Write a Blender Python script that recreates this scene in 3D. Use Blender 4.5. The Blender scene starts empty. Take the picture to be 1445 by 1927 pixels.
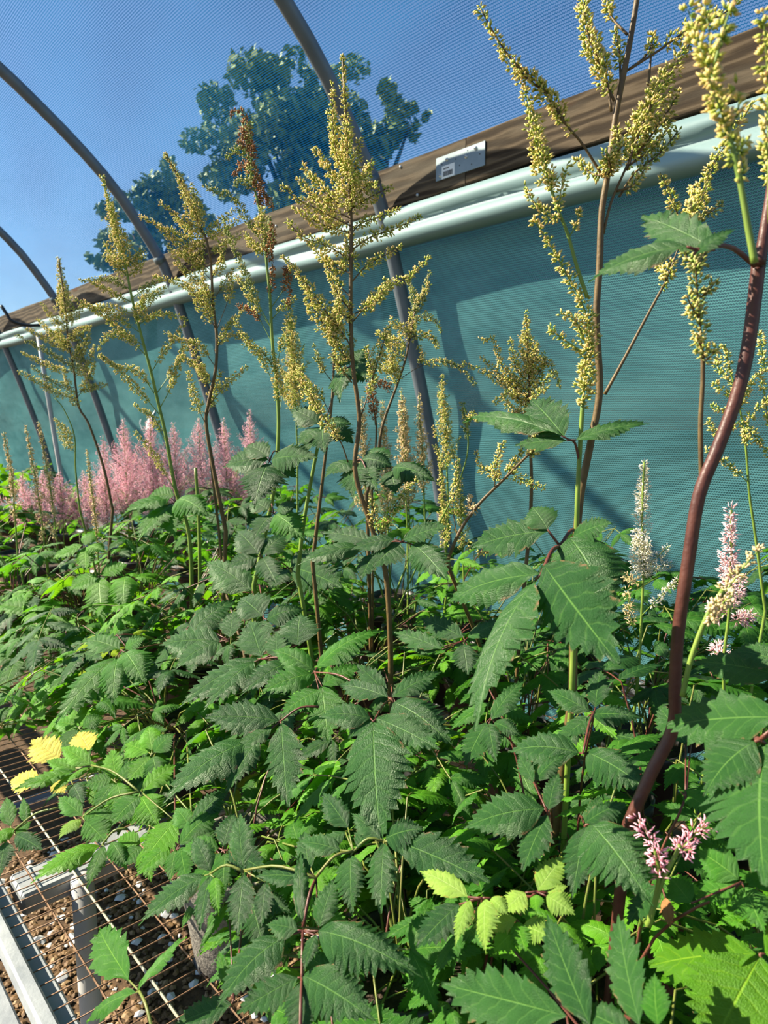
import bpy, math, random
import numpy as np
from mathutils import Vector, Matrix

SC = bpy.context.scene
COL = SC.collection
RNG = random.Random(7)
NPR = np.random.default_rng(7)

# ------------------------------------------------------------------ camera
EYE = 1.30                      # eye height above the gravel
BENCH = 0.62                    # bench top
F = 1285.0                      # focal length in pixels of a 1445 x 1927 frame
PITCH = math.radians(8.127)
def _axes():
    d1 = np.array([-480 - 722.5, 780 - 963.5, F]); d1 /= np.linalg.norm(d1)
    down = np.array([0, math.cos(PITCH), math.sin(PITCH)])
    X = -d1; Z = -down; Y = np.cross(Z, X)
    return np.array([X, Y, Z])
RW = _axes()                    # world = RW @ (right, down, forward)
cam_data = bpy.data.cameras.new('camera')
cam = bpy.data.objects.new('camera', cam_data); COL.objects.link(cam)
cr, cd, cf = RW[:, 0], RW[:, 1], RW[:, 2]
cam.matrix_world = Matrix(((cr[0], -cd[0], -cf[0], 0), (cr[1], -cd[1], -cf[1], 0), (cr[2], -cd[2], -cf[2], EYE), (0, 0, 0, 1)))
cam_data.sensor_fit = 'VERTICAL'; cam_data.sensor_height = 24.0; cam_data.lens = 24.0 * F / 1927.0
cam_data.clip_start = 0.02; cam_data.clip_end = 300
cam_data.dof.use_dof = True; cam_data.dof.focus_distance = 0.88; cam_data.dof.aperture_fstop = 7.5
SC.camera = cam

# ------------------------------------------------------------------ sky, sun, exposure
SUN_DIR = Vector((-0.66, -0.56, 0.62)).normalized()      # towards the sun
world = bpy.data.worlds.new('sky'); SC.world = world
world.use_nodes = True
wn = world.node_tree.nodes; wl = world.node_tree.links; wn.clear()
sky = wn.new('ShaderNodeTexSky'); sky.sky_type = 'NISHITA'; sky.sun_disc = False
sky.sun_elevation = math.asin(SUN_DIR.z); sky.sun_rotation = math.atan2(SUN_DIR.x, SUN_DIR.y)
sky.air_density = 1.0; sky.dust_density = 0.15; sky.ozone_density = 3.5
bg = wn.new('ShaderNodeBackground'); bg.inputs['Strength'].default_value = 0.13
wo = wn.new('ShaderNodeOutputWorld')
wl.new(sky.outputs[0], bg.inputs[0]); wl.new(bg.outputs[0], wo.inputs[0])
sun_d = bpy.data.lights.new('sun', 'SUN'); sun_d.energy = 11.5; sun_d.angle = math.radians(0.6); sun_d.color = (1.0, 0.90, 0.70)
sun = bpy.data.objects.new('sun', sun_d); COL.objects.link(sun)
sun.location = (-2, -3, 5)
sun.rotation_euler = SUN_DIR.to_track_quat('Z', 'Y').to_euler()
SC.view_settings.view_transform = 'Standard'
SC.view_settings.look = 'None'
SC.view_settings.exposure = 0.45
SC.view_settings.gamma = 1.0
SC.view_settings.use_curve_mapping = False
SC.cycles.max_bounces = 8; SC.cycles.transparent_max_bounces = 16
SC.cycles.use_denoising = True

# ------------------------------------------------------------------ pixel -> place helpers
FH = np.array([cf[0], cf[1], 0.0]); FH /= np.linalg.norm(FH)
CAMP = np.array([0, 0, EYE])
def ray(px, py):
    return RW @ np.array([px - 722.5, py - 963.5, F])
def P(px, py, D):               # point seen at (px, py) whose level distance straight ahead is D metres
    r = ray(px, py); return CAMP + r * (D / float(r @ FH))
def at_z(px, py, z):
    r = ray(px, py); return CAMP + r * ((z - EYE) / r[2])
def at_y(px, py, y):
    r = ray(px, py); return CAMP + r * (y / r[1])
def proj(p):
    c = RW.T @ (np.asarray(p, float) - CAMP)
    return 722.5 + F * c[0] / c[2], 963.5 + F * c[1] / c[2], c[2]
def canopy_h(y):
    return BENCH + 0.13 + 0.33 * (1 - math.exp(-(max(y, 0.2) - 0.2) / 0.4))
def canopy_pt(px, py):          # where the ray meets the top of the foliage
    r = ray(px, py); r = r / np.linalg.norm(r); s = 0.3
    while s < 6:
        q = CAMP + r * s
        if q[2] < canopy_h(q[1]): break
        s += 0.006
    return q
def depthD(p): return float((np.asarray(p) - CAMP) @ FH)

# ------------------------------------------------------------------ object helpers
def setp(o, label=None, cat=None, group=None, kind=None):
    if label: o['label'] = label
    if cat: o['category'] = cat
    if group: o['group'] = group
    if kind: o['kind'] = kind
    return o
def thing(name, label, cat, loc=(0, 0, 0), group=None):
    o = bpy.data.objects.new(name, None); COL.objects.link(o); o.location = loc
    o.empty_display_size = 0.05
    return setp(o, label, cat, group)
def link(name, mesh, parent=None, mw=None, parent_mw=None):
    """object of a mesh; mw = world matrix wanted, parent_mw = the parent's world matrix"""
    o = bpy.data.objects.new(name, mesh); COL.objects.link(o)
    if parent is not None:
        o.parent = parent
        if mw is None: mw = Matrix.Identity(4)
        if parent_mw is None: parent_mw = Matrix.Translation(parent.location)
        o.matrix_basis = parent_mw.inverted() @ mw
    elif mw is not None:
        o.matrix_basis = mw
    return o

class MB:
    """collects geometry for ONE mesh"""
    def __init__(s):
        s.v = []; s.f = []; s.m = []; s.n = 0; s.attr = {}
    def add(s, verts, faces, mat=0, **attrs):
        verts = np.asarray(verts, float).reshape(-1, 3); k = s.n
        s.v.append(verts)
        for f in faces: s.f.append([int(i) + k for i in f])
        s.m += [mat] * len(faces); s.n += len(verts)
        for a, val in attrs.items(): s.attr.setdefault(a, []).append((k, np.asarray(val, float)))
        return s
    def box(s, lo, hi, mat=0, bev=0.0):
        x0, y0, z0 = lo; x1, y1, z1 = hi
        if bev <= 0:
            v = [(x0,y0,z0),(x1,y0,z0),(x1,y1,z0),(x0,y1,z0),(x0,y0,z1),(x1,y0,z1),(x1,y1,z1),(x0,y1,z1)]
            s.add(v, [(0,3,2,1),(4,5,6,7),(0,1,5,4),(1,2,6,5),(2,3,7,6),(3,0,4,7)], mat); return s
        b = bev; v = []; idx = {}
        for ix, x in enumerate((x0, x1)):
            for iy, y in enumerate((y0, y1)):
                for iz, z in enumerate((z0, z1)):
                    sx, sy, sz = (1 - 2*ix), (1 - 2*iy), (1 - 2*iz)
                    for ax, off in enumerate(((0, sy*b, sz*b), (sx*b, 0, sz*b), (sx*b, sy*b, 0))):
                        idx[(ix, iy, iz, ax)] = len(v); v.append((x + off[0], y + off[1], z + off[2]))
        fs = []
        for ax in range(3):
            for side in (0, 1):
                o = [a for a in range(3) if a != ax]; ring = []
                for p, q in ((0,0),(1,0),(1,1),(0,1)):
                    c = [0,0,0]; c[ax] = side; c[o[0]] = p; c[o[1]] = q
                    ring.append(idx[tuple(c) + (ax,)])
                fs.append(ring if (side == 1) == (ax != 1) else ring[::-1])
        for ax in range(3):
            o = [a for a in range(3) if a != ax]
            for p in (0, 1):
                for q in (0, 1):
                    c0 = [0,0,0]; c0[o[0]] = p; c0[o[1]] = q; c1 = list(c0); c1[ax] = 1
                    fs.append([idx[tuple(c0)+(o[0],)], idx[tuple(c1)+(o[0],)], idx[tuple(c1)+(o[1],)], idx[tuple(c0)+(o[1],)]])
        for ix in (0,1):
            for iy in (0,1):
                for iz in (0,1): fs.append([idx[(ix,iy,iz,a)] for a in range(3)])
        s.add(v, fs, mat); return s
    def tube(s, pts, rad, n=6, mat=0, cap=True):
        pts = np.asarray(pts, float); m = len(pts)
        rad = np.broadcast_to(np.asarray(rad, float), (m,))
        tan = np.gradient(pts, axis=0); tan /= np.linalg.norm(tan, axis=1)[:, None] + 1e-12
        ref = np.array([0, 0, 1.0]) if abs(tan[0][2]) < 0.9 else np.array([1.0, 0, 0])
        u = np.cross(tan[0], ref); u /= np.linalg.norm(u); vs = []
        for i in range(m):
            u = u - tan[i] * (u @ tan[i]); u /= np.linalg.norm(u) + 1e-12
            w = np.cross(tan[i], u)
            for k in range(n):
                a = 2 * math.pi * k / n
                vs.append(pts[i] + rad[i] * (math.cos(a) * u + math.sin(a) * w))
        fs = [(i*n+k, i*n+(k+1) % n, (i+1)*n+(k+1) % n, (i+1)*n+k) for i in range(m-1) for k in range(n)]
        if cap: fs += [list(range(n))[::-1], [(m-1)*n+k for k in range(n)]]
        s.add(vs, fs, mat); return s
    def lathe(s, prof, c=(0,0,0), n=24, mat=0):
        vs = [(c[0]+r*math.cos(2*math.pi*k/n), c[1]+r*math.sin(2*math.pi*k/n), c[2]+z) for r, z in prof for k in range(n)]
        fs = [(i*n+k, i*n+(k+1) % n, (i+1)*n+(k+1) % n, (i+1)*n+k) for i in range(len(prof)-1) for k in range(n)]
        s.add(vs, fs, mat); return s
    def mesh(s, name, mats, smooth=True):
        me = bpy.data.meshes.new(name)
        v = np.concatenate(s.v) if s.v else np.zeros((0, 3))
        nl = np.fromiter((len(f) for f in s.f), np.int32, len(s.f))
        loops = np.fromiter((i for f in s.f for i in f), np.int32, int(nl.sum()))
        me.vertices.add(len(v)); me.vertices.foreach_set('co', v.ravel().astype(np.float32))
        me.loops.add(len(loops)); me.loops.foreach_set('vertex_index', loops)
        me.polygons.add(len(nl))
        st = np.zeros(len(nl), np.int32); st[1:] = np.cumsum(nl)[:-1]
        me.polygons.foreach_set('loop_start', st)
        me.polygons.foreach_set('material_index', np.asarray(s.m, np.int32))
        me.polygons.foreach_set('use_smooth', np.full(len(nl), smooth))
        for a, chunks in s.attr.items():
            arr = np.zeros(len(v), np.float32)
            for k, val in chunks: arr[k:k+len(val)] = val
            me.attributes.new(a, 'FLOAT', 'POINT').data.foreach_set('value', arr)
        for m in (mats if isinstance(mats, (list, tuple)) else [mats]): me.materials.append(m)
        me.update(calc_edges=True); me.validate()
        return me
    def obj(s, name, mats, parent=None, smooth=True):
        """mesh given in world coordinates"""
        me = s.mesh(name, mats, smooth)
        if parent is not None:
            me.transform(Matrix.Translation(-Vector(parent.location)))
            o = bpy.data.objects.new(name, me); COL.objects.link(o); o.parent = parent
        else:
            o = bpy.data.objects.new(name, me); COL.objects.link(o)
        return o

def smooth_line(pts, n):
    """Catmull-Rom through pts, n samples evenly spread"""
    p = np.asarray(pts, float)
    if len(p) == 2:
        t = np.linspace(0, 1, n)[:, None]; return p[0] * (1 - t) + p[1] * t
    q = np.vstack([2*p[0]-p[1], p, 2*p[-1]-p[-2]]); out = []
    for i in range(1, len(q) - 2):
        for t in np.linspace(0, 1, 12, endpoint=False):
            a, b, c, d = q[i-1], q[i], q[i+1], q[i+2]
            out.append(0.5*((2*b)+(-a+c)*t+(2*a-5*b+4*c-d)*t*t+(-a+3*b-3*c+d)*t**3))
    out.append(p[-1]); out = np.array(out)
    L = np.concatenate([[0], np.cumsum(np.linalg.norm(np.diff(out, axis=0), axis=1))])
    s = np.linspace(0, L[-1], n)
    return np.stack([np.interp(s, L, out[:, k]) for k in range(3)], 1)

# ------------------------------------------------------------------ material helpers
def new_mat(name):
    m = bpy.data.materials.new(name); m.use_nodes = True
    nt = m.node_tree; nt.nodes.clear()
    return m, nt
class NT:
    def __init__(s, nt): s.nt = nt
    def n(s, typ, **kw):
        nd = s.nt.nodes.new(typ)
        for k, v in kw.items():
            if k.startswith('i_'):
                nd.inputs[int(k[2:]) if k[2:].isdigit() else k[2:].replace('_', ' ')].default_value = v
            else: setattr(nd, k, v)
        return nd
    def l(s, a, b): s.nt.links.new(a, b)
    def math(s, op, a, b=None, c=None, clamp=False):
        nd = s.nt.nodes.new('ShaderNodeMath'); nd.operation = op; nd.use_clamp = clamp
        for i, x in enumerate((a, b, c)):
            if x is None: continue
            if isinstance(x, (int, float)): nd.inputs[i].default_value = x
            else: s.l(x, nd.inputs[i])
        return nd.outputs[0]
    def ramp(s, fac, stops, interp='LINEAR'):
        nd = s.nt.nodes.new('ShaderNodeValToRGB'); nd.color_ramp.interpolation = interp
        e = nd.color_ramp.elements
        while len(e) < len(stops): e.new(0.5)
        for el, (p, c) in zip(e, stops): el.position = p; el.color = tuple(c) + (1,) if len(c) == 3 else c
        s.l(fac, nd.inputs[0]); return nd.outputs[0]
    def mix(s, fac, a, b, blend='MIX'):
        nd = s.nt.nodes.new('ShaderNodeMix'); nd.data_type = 'RGBA'; nd.blend_type = blend
        for i, x in ((0, fac), (6, a), (7, b)):
            if isinstance(x, (int, float)): nd.inputs[i].default_value = x
            elif isinstance(x, tuple): nd.inputs[i].default_value = x + (1,) if len(x) == 3 else x
            else: s.l(x, nd.inputs[i])
        return nd.outputs[2]
    def smooth(s, x, a, b):
        nd = s.nt.nodes.new('ShaderNodeMapRange'); nd.interpolation_type = 'SMOOTHSTEP'
        nd.inputs[1].default_value = a; nd.inputs[2].default_value = b
        s.l(x, nd.inputs[0]); return nd.outputs[0]
    def noise(s, scale, detail=3, vec=None, rough=0.55):
        nd = s.n('ShaderNodeTexNoise'); nd.inputs['Scale'].default_value = scale; nd.inputs['Detail'].default_value = detail
        nd.inputs['Roughness'].default_value = rough
        if vec is not None: s.l(vec, nd.inputs['Vector'])
        return nd.outputs[0]
    def attr(s, name):
        nd = s.n('ShaderNodeAttribute', attribute_name=name); return nd.outputs['Fac']
    def coord(s, which='Object'): return s.n('ShaderNodeTexCoord').outputs[which]
    def scaled(s, vec, sc):
        nd = s.n('ShaderNodeMapping'); nd.inputs['Scale'].default_value = sc; s.l(vec, nd.inputs[0]); return nd.outputs[0]
    def bump(s, h, strength=0.5, dist=0.002):
        nd = s.n('ShaderNodeBump'); nd.inputs['Strength'].default_value = strength; nd.inputs['Distance'].default_value = dist
        s.l(h, nd.inputs['Height']); return nd.outputs[0]
    def principled(s, col=None, rough=0.5, metal=0.0, spec=0.5, normal=None):
        nd = s.n('ShaderNodeBsdfPrincipled')
        if isinstance(col, tuple): nd.inputs['Base Color'].default_value = col + (1,)
        elif col is not None: s.l(col, nd.inputs['Base Color'])
        if isinstance(rough, (int, float)): nd.inputs['Roughness'].default_value = rough
        else: s.l(rough, nd.inputs['Roughness'])
        nd.inputs['Metallic'].default_value = metal
        nd.inputs['Specular IOR Level'].default_value = spec
        if normal is not None: s.l(normal, nd.inputs['Normal'])
        return nd.outputs[0]
    def out(s, sh):
        o = s.n('ShaderNodeOutputMaterial'); s.l(sh, o.inputs[0])
def noisy(name, c0, c1, scale=30, rough=0.6, metal=0.0, bump=0.0, bscale=None, spec=0.4, stretch=None):
    m, nt = new_mat(name); g = NT(nt); v = g.coord()
    if stretch: v = g.scaled(v, stretch)
    nz = g.noise(scale, 4, v)
    col = g.ramp(nz, [(0.3, c0), (0.7, c1)])
    nor = g.bump(g.noise(bscale or scale * 3, 4, v), bump, 0.003) if bump else None
    g.out(g.principled(col, rough, metal, spec, nor)); return m
# ------------------------------------------------------------------ materials
def leaf_material(name, c_lo, c_hi, vein, trans, tmix=0.28, rough=0.42, edge=None, spec=0.30):
    m, nt = new_mat(name); g = NT(nt)
    t = g.attr('lt'); u = g.attr('lu'); a = g.math('ABSOLUTE', u)
    oi = g.n('ShaderNodeObjectInfo'); rnd = oi.outputs['Random']
    # side veins run outwards and forwards from the midrib
    ph = g.math('MULTIPLY', g.math('SUBTRACT', t, g.math('MULTIPLY', a, 0.17)), 8.0)
    fr = g.math('FRACT', g.math('ADD', ph, rnd))
    d = g.math('ABSOLUTE', g.math('SUBTRACT', fr, 0.5))
    side = g.math('SUBTRACT', 1.0, g.smooth(d, 0.02, 0.11))
    mid = g.math('MULTIPLY', g.math('SUBTRACT', 1.0, g.smooth(a, 0.008, 0.040)), 0.75)
    fade = g.math('SUBTRACT', 1.0, g.smooth(a, 0.55, 1.0))
    veins = g.math('MAXIMUM', g.math('MULTIPLY', g.math('MULTIPLY', side, fade), 0.22), mid, clamp=True)
    co = g.coord('Object'); nz = g.noise(6.0, 4, co)
    fine = g.noise(55.0, 3, co)
    k = g.math('ADD', g.math('MULTIPLY', nz, 0.6), g.math('MULTIPLY', rnd, 0.45), clamp=True)
    col = g.ramp(k, [(0.25, c_lo), (0.75, c_hi)])
    col = g.mix(veins, col, vein)
    if edge:
        e = g.math('MULTIPLY', g.smooth(g.math('MAXIMUM', a, t), 0.86, 1.02), g.smooth(nz, 0.52, 0.68))
        col = g.mix(e, col, edge)
    h = g.math('ADD', g.math('MULTIPLY', veins, -0.8), g.math('ADD', g.math('MULTIPLY', fine, 0.9), g.math('MULTIPLY', d, 0.5)))
    nor = g.bump(h, 0.40, 0.02)
    pr = g.principled(col, rough, 0.0, spec, nor)
    tr = g.n('ShaderNodeBsdfTranslucent'); tcol = g.mix(veins, g.mix(rnd, trans, tuple(x * 0.75 for x in trans)), tuple(x * 0.6 for x in trans))
    g.l(tcol, tr.inputs[0])
    mx = g.n('ShaderNodeMixShader'); mx.inputs[0].default_value = tmix
    g.l(pr, mx.inputs[1]); g.l(tr.outputs[0], mx.inputs[2])
    g.out(mx.outputs[0]); return m
M = {}
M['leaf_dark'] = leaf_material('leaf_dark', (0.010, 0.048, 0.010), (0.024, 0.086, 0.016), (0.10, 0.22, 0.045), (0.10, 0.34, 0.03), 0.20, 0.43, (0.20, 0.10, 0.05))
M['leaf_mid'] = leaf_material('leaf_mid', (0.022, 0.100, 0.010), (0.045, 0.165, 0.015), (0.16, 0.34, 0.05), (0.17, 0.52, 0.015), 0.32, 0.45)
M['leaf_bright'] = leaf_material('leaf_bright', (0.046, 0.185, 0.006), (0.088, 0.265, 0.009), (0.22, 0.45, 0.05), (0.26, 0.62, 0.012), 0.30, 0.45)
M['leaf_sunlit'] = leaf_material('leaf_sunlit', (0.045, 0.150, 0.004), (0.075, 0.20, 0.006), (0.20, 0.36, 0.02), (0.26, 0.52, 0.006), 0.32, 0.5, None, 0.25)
M['leaf_lime'] = leaf_material('leaf_lime', (0.13, 0.28, 0.03), (0.24, 0.38, 0.055), (0.36, 0.48, 0.14), (0.40, 0.58, 0.06), 0.28, 0.5, (0.45, 0.16, 0.05))
M['leaf_yellow'] = leaf_material('leaf_yellow', (0.62, 0.50, 0.06), (0.80, 0.70, 0.13), (0.80, 0.62, 0.15), (0.85, 0.62, 0.05), 0.30, 0.55, (0.35, 0.15, 0.04))
M['leaf_dry'] = leaf_material('leaf_dry', (0.30, 0.12, 0.04), (0.42, 0.19, 0.07), (0.3, 0.14, 0.06), (0.45, 0.2, 0.05), 0.2, 0.7)

M['stem_green'] = noisy('stem_green', (0.10, 0.17, 0.02), (0.18, 0.26, 0.04), 40, 0.5)
M['stem_brown'] = noisy('stem_brown', (0.075, 0.045, 0.016), (0.135, 0.085, 0.027), 60, 0.55, bump=0.2)
M['stem_maroon'] = noisy('stem_maroon', (0.050, 0.014, 0.011), (0.092, 0.030, 0.020), 60, 0.45, bump=0.2)
M['petiole_red'] = noisy('petiole_red', (0.075, 0.018, 0.015), (0.13, 0.045, 0.028), 40, 0.45)
M['petiole_green'] = noisy('petiole_green', (0.085, 0.14, 0.018), (0.15, 0.14, 0.03), 30, 0.5)

def pod_material(name, base, body, tip, tmix=0.25):
    m, nt = new_mat(name); g = NT(nt)
    t = g.attr('tip'); r = g.attr('rnd')
    tt = g.math('ADD', t, g.math('MULTIPLY', g.math('SUBTRACT', r, 0.5), 0.5), clamp=True)
    col = g.ramp(tt, [(0.05, base), (0.5, body), (1.0, tip)])
    pr = g.principled(col, 0.6, 0, 0.25)
    tr = g.n('ShaderNodeBsdfTranslucent'); g.l(col, tr.inputs[0])
    mx = g.n('ShaderNodeMixShader'); mx.inputs[0].default_value = tmix
    g.l(pr, mx.inputs[1]); g.l(tr.outputs[0], mx.inputs[2]); g.out(mx.outputs[0]); return m
M['pod'] = pod_material('seed_pods', (0.13, 0.28, 0.025), (0.50, 0.55, 0.10), (0.90, 0.62, 0.28))
M['pod_green'] = pod_material('green_seed_pods', (0.12, 0.24, 0.04), (0.30, 0.38, 0.09), (0.60, 0.50, 0.22))
M['pod_pale'] = pod_material('faded_flowers', (0.35, 0.33, 0.12), (0.66, 0.52, 0.24), (0.82, 0.62, 0.38))
M['pod_brown'] = pod_material('withered_flowers', (0.12, 0.05, 0.02), (0.26, 0.11, 0.04), (0.40, 0.19, 0.07), 0.1)
M['pod_pink'] = pod_material('pink_flowers', (0.80, 0.40, 0.46), (0.96, 0.58, 0.68), (0.98, 0.72, 0.80), 0.3)
M['pod_rose'] = pod_material('rose_flowers', (0.62, 0.22, 0.26), (0.90, 0.40, 0.50), (0.97, 0.60, 0.70), 0.3)
M['pod_blush'] = pod_material('blush_flowers', (0.75, 0.35, 0.36), (0.88, 0.58, 0.58), (0.95, 0.82, 0.84), 0.3)
M['pod_white'] = pod_material('white_flowers', (0.62, 0.58, 0.26), (0.86, 0.80, 0.58), (0.92, 0.90, 0.90), 0.3)

def net_material(name, thread_lo, thread_hi, cover, period=(0.0072, 0.0074), gapk=1.0):
    m, nt = new_mat(name); g = NT(nt)
    uv = g.n('ShaderNodeAttribute', attribute_name='su').outputs['Fac']; vv = g.attr('sv')
    co = g.coord('Object')
    wob = g.math('MULTIPLY', g.math('SUBTRACT', g.noise(14, 3, co), 0.5), 0.004)
    v = g.math('DIVIDE', g.math('ADD', vv, wob), period[1]); u = g.math('DIVIDE', uv, period[0])
    row = g.math('FLOOR', v)
    shift = g.math('MULTIPLY', row, 0.5)
    cu = g.math('COSINE', g.math('MULTIPLY', g.math('ADD', u, shift), 2 * math.pi))
    zig = g.math('MULTIPLY', g.math('SINE', g.math('MULTIPLY', u, 2 * math.pi)), 0.10)
    cv = g.math('COSINE', g.math('MULTIPLY', g.math('ADD', v, zig), 2 * math.pi))
    s = g.math('ADD', g.math('MULTIPLY', cv, 0.62), g.math('MULTIPLY', cu, 0.38))
    big = g.noise(2.2, 3, g.scaled(co, (1, 1, 2.5)))
    thr = g.math('ADD', cover, g.math('MULTIPLY', g.math('SUBTRACT', big, 0.5), 0.18))
    mask = g.smooth(g.math('SUBTRACT', s, thr), -0.28, 0.22)
    col = g.ramp(g.noise(5, 4, g.scaled(co, (1, 1, 3))), [(0.3, thread_lo), (0.7, thread_hi)])
    col = g.mix(g.smooth(s, -0.55, 0.45), tuple(x * gapk for x in thread_lo), col)
    df = g.n('ShaderNodeBsdfDiffuse'); g.l(col, df.inputs[0])
    tl = g.n('ShaderNodeBsdfTranslucent'); g.l(col, tl.inputs[0])
    th = g.n('ShaderNodeMixShader'); th.inputs[0].default_value = 0.4
    g.l(df.outputs[0], th.inputs[1]); g.l(tl.outputs[0], th.inputs[2])
    tp = g.n('ShaderNodeBsdfTransparent'); tp.inputs[0].default_value = (0.93, 0.98, 1, 1)
    mx = g.n('ShaderNodeMixShader'); g.l(mask, mx.inputs[0]); g.l(tp.outputs[0], mx.inputs[1]); g.l(th.outputs[0], mx.inputs[2])
    g.out(mx.outputs[0]); return m
M['net_roof'] = net_material('sky_tinted_shade_net', (0.018, 0.28, 0.64), (0.035, 0.34, 0.76), 0.30)  # teal net; blue of the sky behind it is put into the thread colour
M['net_wall'] = net_material('teal_shade_net', (0.115, 0.315, 0.330), (0.19, 0.455, 0.46), -0.95, gapk=0.20)

def wood_material():
    m, nt = new_mat('weathered_wood'); g = NT(nt); co = g.coord()
    oi = g.n('ShaderNodeObjectInfo').outputs['Random']
    sx = g.n('ShaderNodeSeparateXYZ'); g.l(co, sx.inputs[0])
    warp = g.noise(1.0, 4, g.scaled(co, (0.9, 3, 7)), 0.6)
    fine = g.noise(1.0, 3, g.scaled(co, (5, 8, 30)), 0.6)
    ph = g.math('ADD', g.math('MULTIPLY', sx.outputs[2], 190), g.math('MULTIPLY', warp, 34))
    rings = g.math('ADD', g.math('MULTIPLY', g.math('SINE', g.math('ADD', ph, g.math('MULTIPLY', fine, 3))), 0.5), 0.5)
    rings = g.math('POWER', rings, 1.6)
    fib = g.noise(9, 5, g.scaled(co, (1.2, 40, 50)), 0.7)
    k = g.math('ADD', g.math('MULTIPLY', rings, 0.45), g.math('MULTIPLY', fib, 0.55))
    col = g.ramp(k, [(0.18, (0.020, 0.011, 0.005)), (0.48, (0.066, 0.042, 0.022)), (0.85, (0.150, 0.105, 0.064))])
    col = g.mix(g.math('MULTIPLY', g.smooth(g.noise(1.0, 3, g.scaled(co, (1.4, 4, 6))), 0.5, 0.7), 0.7), col, (0.125, 0.10, 0.07))
    kn = g.n('ShaderNodeTexVoronoi', feature='F1'); kn.inputs['Scale'].default_value = 1.0
    g.l(g.scaled(co, (1.7, 5, 7)), kn.inputs['Vector'])
    col = g.mix(g.math('SUBTRACT', 1.0, g.smooth(kn.outputs[0], 0.07, 0.13)), col, (0.075, 0.030, 0.010))
    g.out(g.principled(col, 0.8, 0, 0.2, g.bump(k, 0.5, 0.004))); return m
M['wood'] = wood_material()
M['pipe'] = noisy('galvanised_pipe', (0.11, 0.13, 0.155), (0.165, 0.185, 0.21), 8, 0.5, 0.2)
M['plate'] = noisy('zinc_plate', (0.14, 0.17, 0.18), (0.20, 0.23, 0.24), 12, 0.45, 0.5)
M['screw'] = noisy('zinc_screw', (0.5, 0.5, 0.5), (0.68, 0.68, 0.66), 30, 0.35, 0.7)
M['film'] = noisy('white_plastic_film', (0.17, 0.265, 0.265), (0.25, 0.35, 0.345), 3, 0.58, bump=0.15, bscale=9, stretch=(0.4, 1, 4), spec=0.5)
M['white_paint'] = noisy('white_paint', (0.17, 0.19, 0.21), (0.33, 0.35, 0.36), 22, 0.55, bump=0.25, bscale=120)
M['grey_frame'] = noisy('grey_frame', (0.20, 0.225, 0.25), (0.28, 0.30, 0.32), 14, 0.6)
M['pvc'] = noisy('white_pvc', (0.36, 0.36, 0.36), (0.44, 0.44, 0.44), 6, 0.4)
M['rust_wire'] = noisy('rusty_wire', (0.20, 0.10, 0.05), (0.38, 0.24, 0.15), 45, 0.7, 0.1)
M['pale_wire'] = noisy('pale_wire', (0.42, 0.38, 0.28), (0.60, 0.55, 0.42), 40, 0.6)
M['black_plastic'] = noisy('black_plastic', (0.012, 0.012, 0.013), (0.03, 0.03, 0.03), 20, 0.4)
M['fibre_pot'] = noisy('grey_fibre', (0.075, 0.068, 0.062), (0.22, 0.20, 0.17), 160, 0.9, bump=0.8, bscale=260)
M['soil'] = noisy('potting_soil', (0.02, 0.014, 0.010), (0.07, 0.045, 0.03), 120, 0.95, bump=1.0)
M['gravel'] = noisy('gravel_bed', (0.04, 0.022, 0.010), (0.11, 0.062, 0.028), 60, 0.9, bump=1.0, bscale=90)
M['stone_brown'] = noisy('brown_gravel', (0.09, 0.045, 0.017), (0.20, 0.115, 0.045), 25, 0.7)
M['stone_tan'] = noisy('tan_gravel', (0.19, 0.115, 0.05), (0.29, 0.19, 0.10), 25, 0.7)
M['stone_white'] = noisy('white_gravel', (0.50, 0.50, 0.50), (0.66, 0.66, 0.68), 25, 0.6)
M['sticker'] = noisy('white_sticker', (0.70, 0.70, 0.68), (0.78, 0.78, 0.76), 8, 0.5)
M['ink'] = noisy('black_ink', (0.03, 0.03, 0.03), (0.05, 0.05, 0.05), 8, 0.6)
M['white_sheet'] = noisy('white_sheet', (0.62, 0.66, 0.68), (0.76, 0.78, 0.78), 6, 0.4)
M['lawn'] = noisy('grass', (0.03, 0.06, 0.015), (0.07, 0.11, 0.03), 2, 0.9, bump=0.5, bscale=20)
M['tree_leaf'] = noisy('tree_leaves', (0.12, 0.19, 0.04), (0.24, 0.30, 0.08), 1.2, 0.6)
M['bark'] = noisy('bark', (0.05, 0.035, 0.025), (0.11, 0.08, 0.06), 6, 0.9, bump=0.5)
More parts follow.
